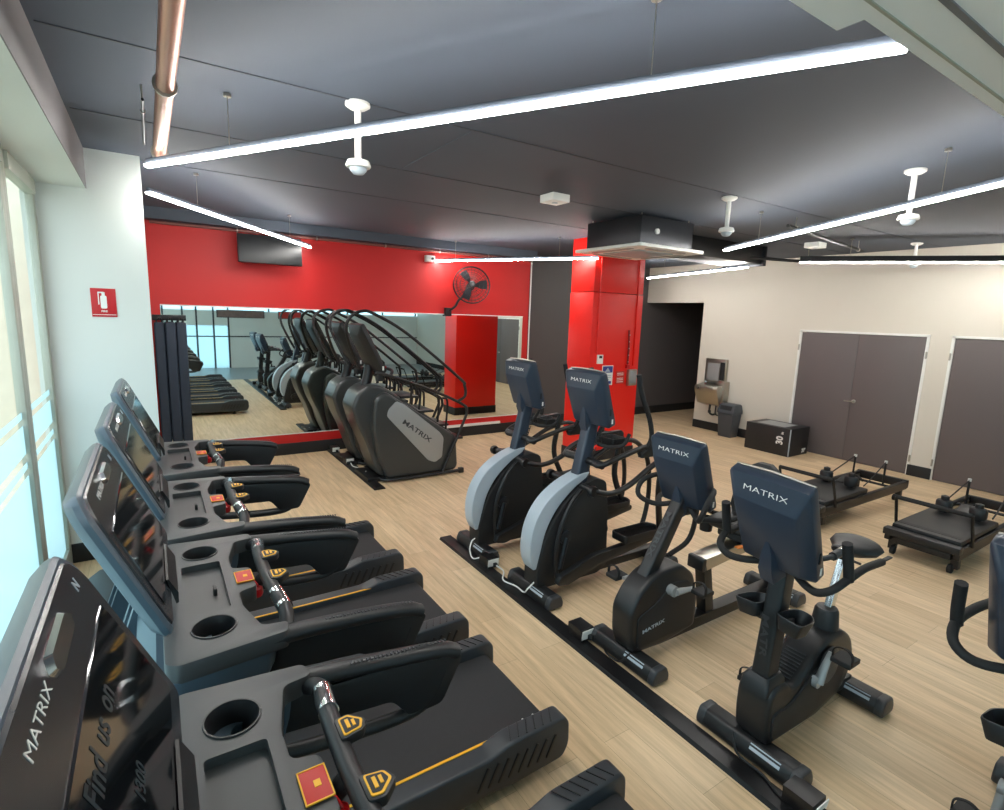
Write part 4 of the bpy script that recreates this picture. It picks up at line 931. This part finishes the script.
# ============================================================ PILATES REFORMERS
def reformer(cy, label, ext=0.0):
    t = thing('pilates_reformer', label, 'pilates reformer', (5.65, cy, 0), 'black pilates reformers near the doors'); o = (5.65, 0, 0)
    def B(): return MB(*o)
    for s in (-1, 1):
        B().prism(rcorner([(5.70, .14), (7.75, .14), (7.80, .18), (7.80, .24), (5.70, .24)], .015), 'y', s * .24, s * .285, .006).obj('side_rail', M_METB, t)
        r = B(); r.b2(5.75, 7.7, s * .232 - .004, s * .232 + .004, .18, .21); r.obj('runner', M_STEEL, t)
        for x in (5.80, 7.66):
            f = B(); f.b2(x - .035, x + .035, s * .24 - .03, s * .24 + .03, .04, .15, .008); f.obj('leg', M_METB, t)
            w = B(); w.lathe([(.03, -.02), (.04, -.015), (.04, .015), (.03, .02)], (x - .04, s * .22, .04), 16, RX(PI / 2)); w.obj('wheel', M_RUB, t)
        # footbar uprights
        B().tube([(5.96, s * .292, .22), (5.93, s * .292, .3), (5.84, s * .285, .53)], .014, 8, 1).obj('footbar_arm', M_METB, t)
        # pulley posts and ropes
        B().tube([(7.36, s * .17, .22), (7.36, s * .17, .50)], .012, 8, 1).obj('pulley_post', M_METB, t)
        B().lathe([(.018, -.015), (.018, .015)], (7.36, s * .17, .51), 12).obj('pulley', M_WHT, t)
        B().tube([(7.35, s * .17, .505), (6.95, s * .2, .37), (6.75, s * .21, .31)], .007, 6, 3).obj('rope', M_BLACK2, t)
        # shoulder rest
        sr = B(); sr.lathe([(.03, .27), (.03, .31), (.062, .315), (.07, .34), (.07, .40), (.06, .42), (.035, .425), (.035, .46), (.01, .47)], (6.60, s * .135, 0), 18); sr.obj('shoulder_rest', M_VINYL, t)
    B().b2(5.66, 5.76, -.29, .29, .20, .265, .01).obj('standing_platform', M_BLACK, t)
    B().b2(7.74, 7.80, -.285, .285, .15, .25, .01).obj('end_rail', M_METB, t)
    B().b2(5.72, 5.76, -.22, .22, .12, .18, .008).obj('front_rail', M_METB, t)
    for i in range(5):
        y = -.14 + i * .07; sp = B(); sp.tube([(5.79, y, .17), (6.1, y, .18)], .012, 8, 1); sp.obj('spring', M_STEEL if i % 2 else M_METB, t)
    B().tube([(5.84, -.285, .53), (5.84, .285, .53)], .021, 12, 1).obj('footbar', M_RUB, t)
    B().b2(5.77, 6.75, -.262, .262, .243, .295, .018).obj('carriage', M_VINYL, t)
    B().b2(5.80 + .04, 5.90, -.24, .24, .294, .298).obj('carriage_seam', M_BLACK2, t)
    hr = B(); hr.box((6.82, 0, .31), (.22, .17, .04), .015, RY(-.22)); hr.obj('headrest', M_VINYL, t)
    cr = B(); cr.tube([(7.36, -.24, .22), (7.36, .24, .22)], .015, 8, 1); cr.obj('cross_tube', M_METB, t)
    hb = B(); hb.tube([(6.98, -.1, .31), (7.05, 0, .33), (6.98, .1, .31)], .014, 8); hb.obj('strap_handle', M_RUB, t)
    return t
rf = reformer(1.73, 'black pilates reformer near the right edge, closest to the right-hand doors')
dup(rf, (5.65, 2.87, 0), 'black pilates reformer behind the bike console, in front of the double grey doors')
# red poster on the far white wall (seen in the mirror)
for i, (x, lb) in enumerate(((2.6, 'dark framed picture high on the white wall, seen in the mirror'), (4.2, 'red framed picture high on the white wall, seen in the mirror'))):
    t = thing('wall_picture', lb, 'picture', (x, YB, 1.75))
    MB(x, YB, 1.75).b2(x - .75 + i * .35, x + .75 - i * .35, YB, YB + .02, 1.72, 1.98, .003).obj('frame', M_CHAR, t)
    MB(x, YB, 1.75).b2(x - .72 + i * .35, x + .72 - i * .35, YB + .019, YB + .023, 1.74, 1.96).obj('print', (mat('brown_print', (120, 96, 92), .5, noise=.4, nscale=9), M_REDP)[i], t)
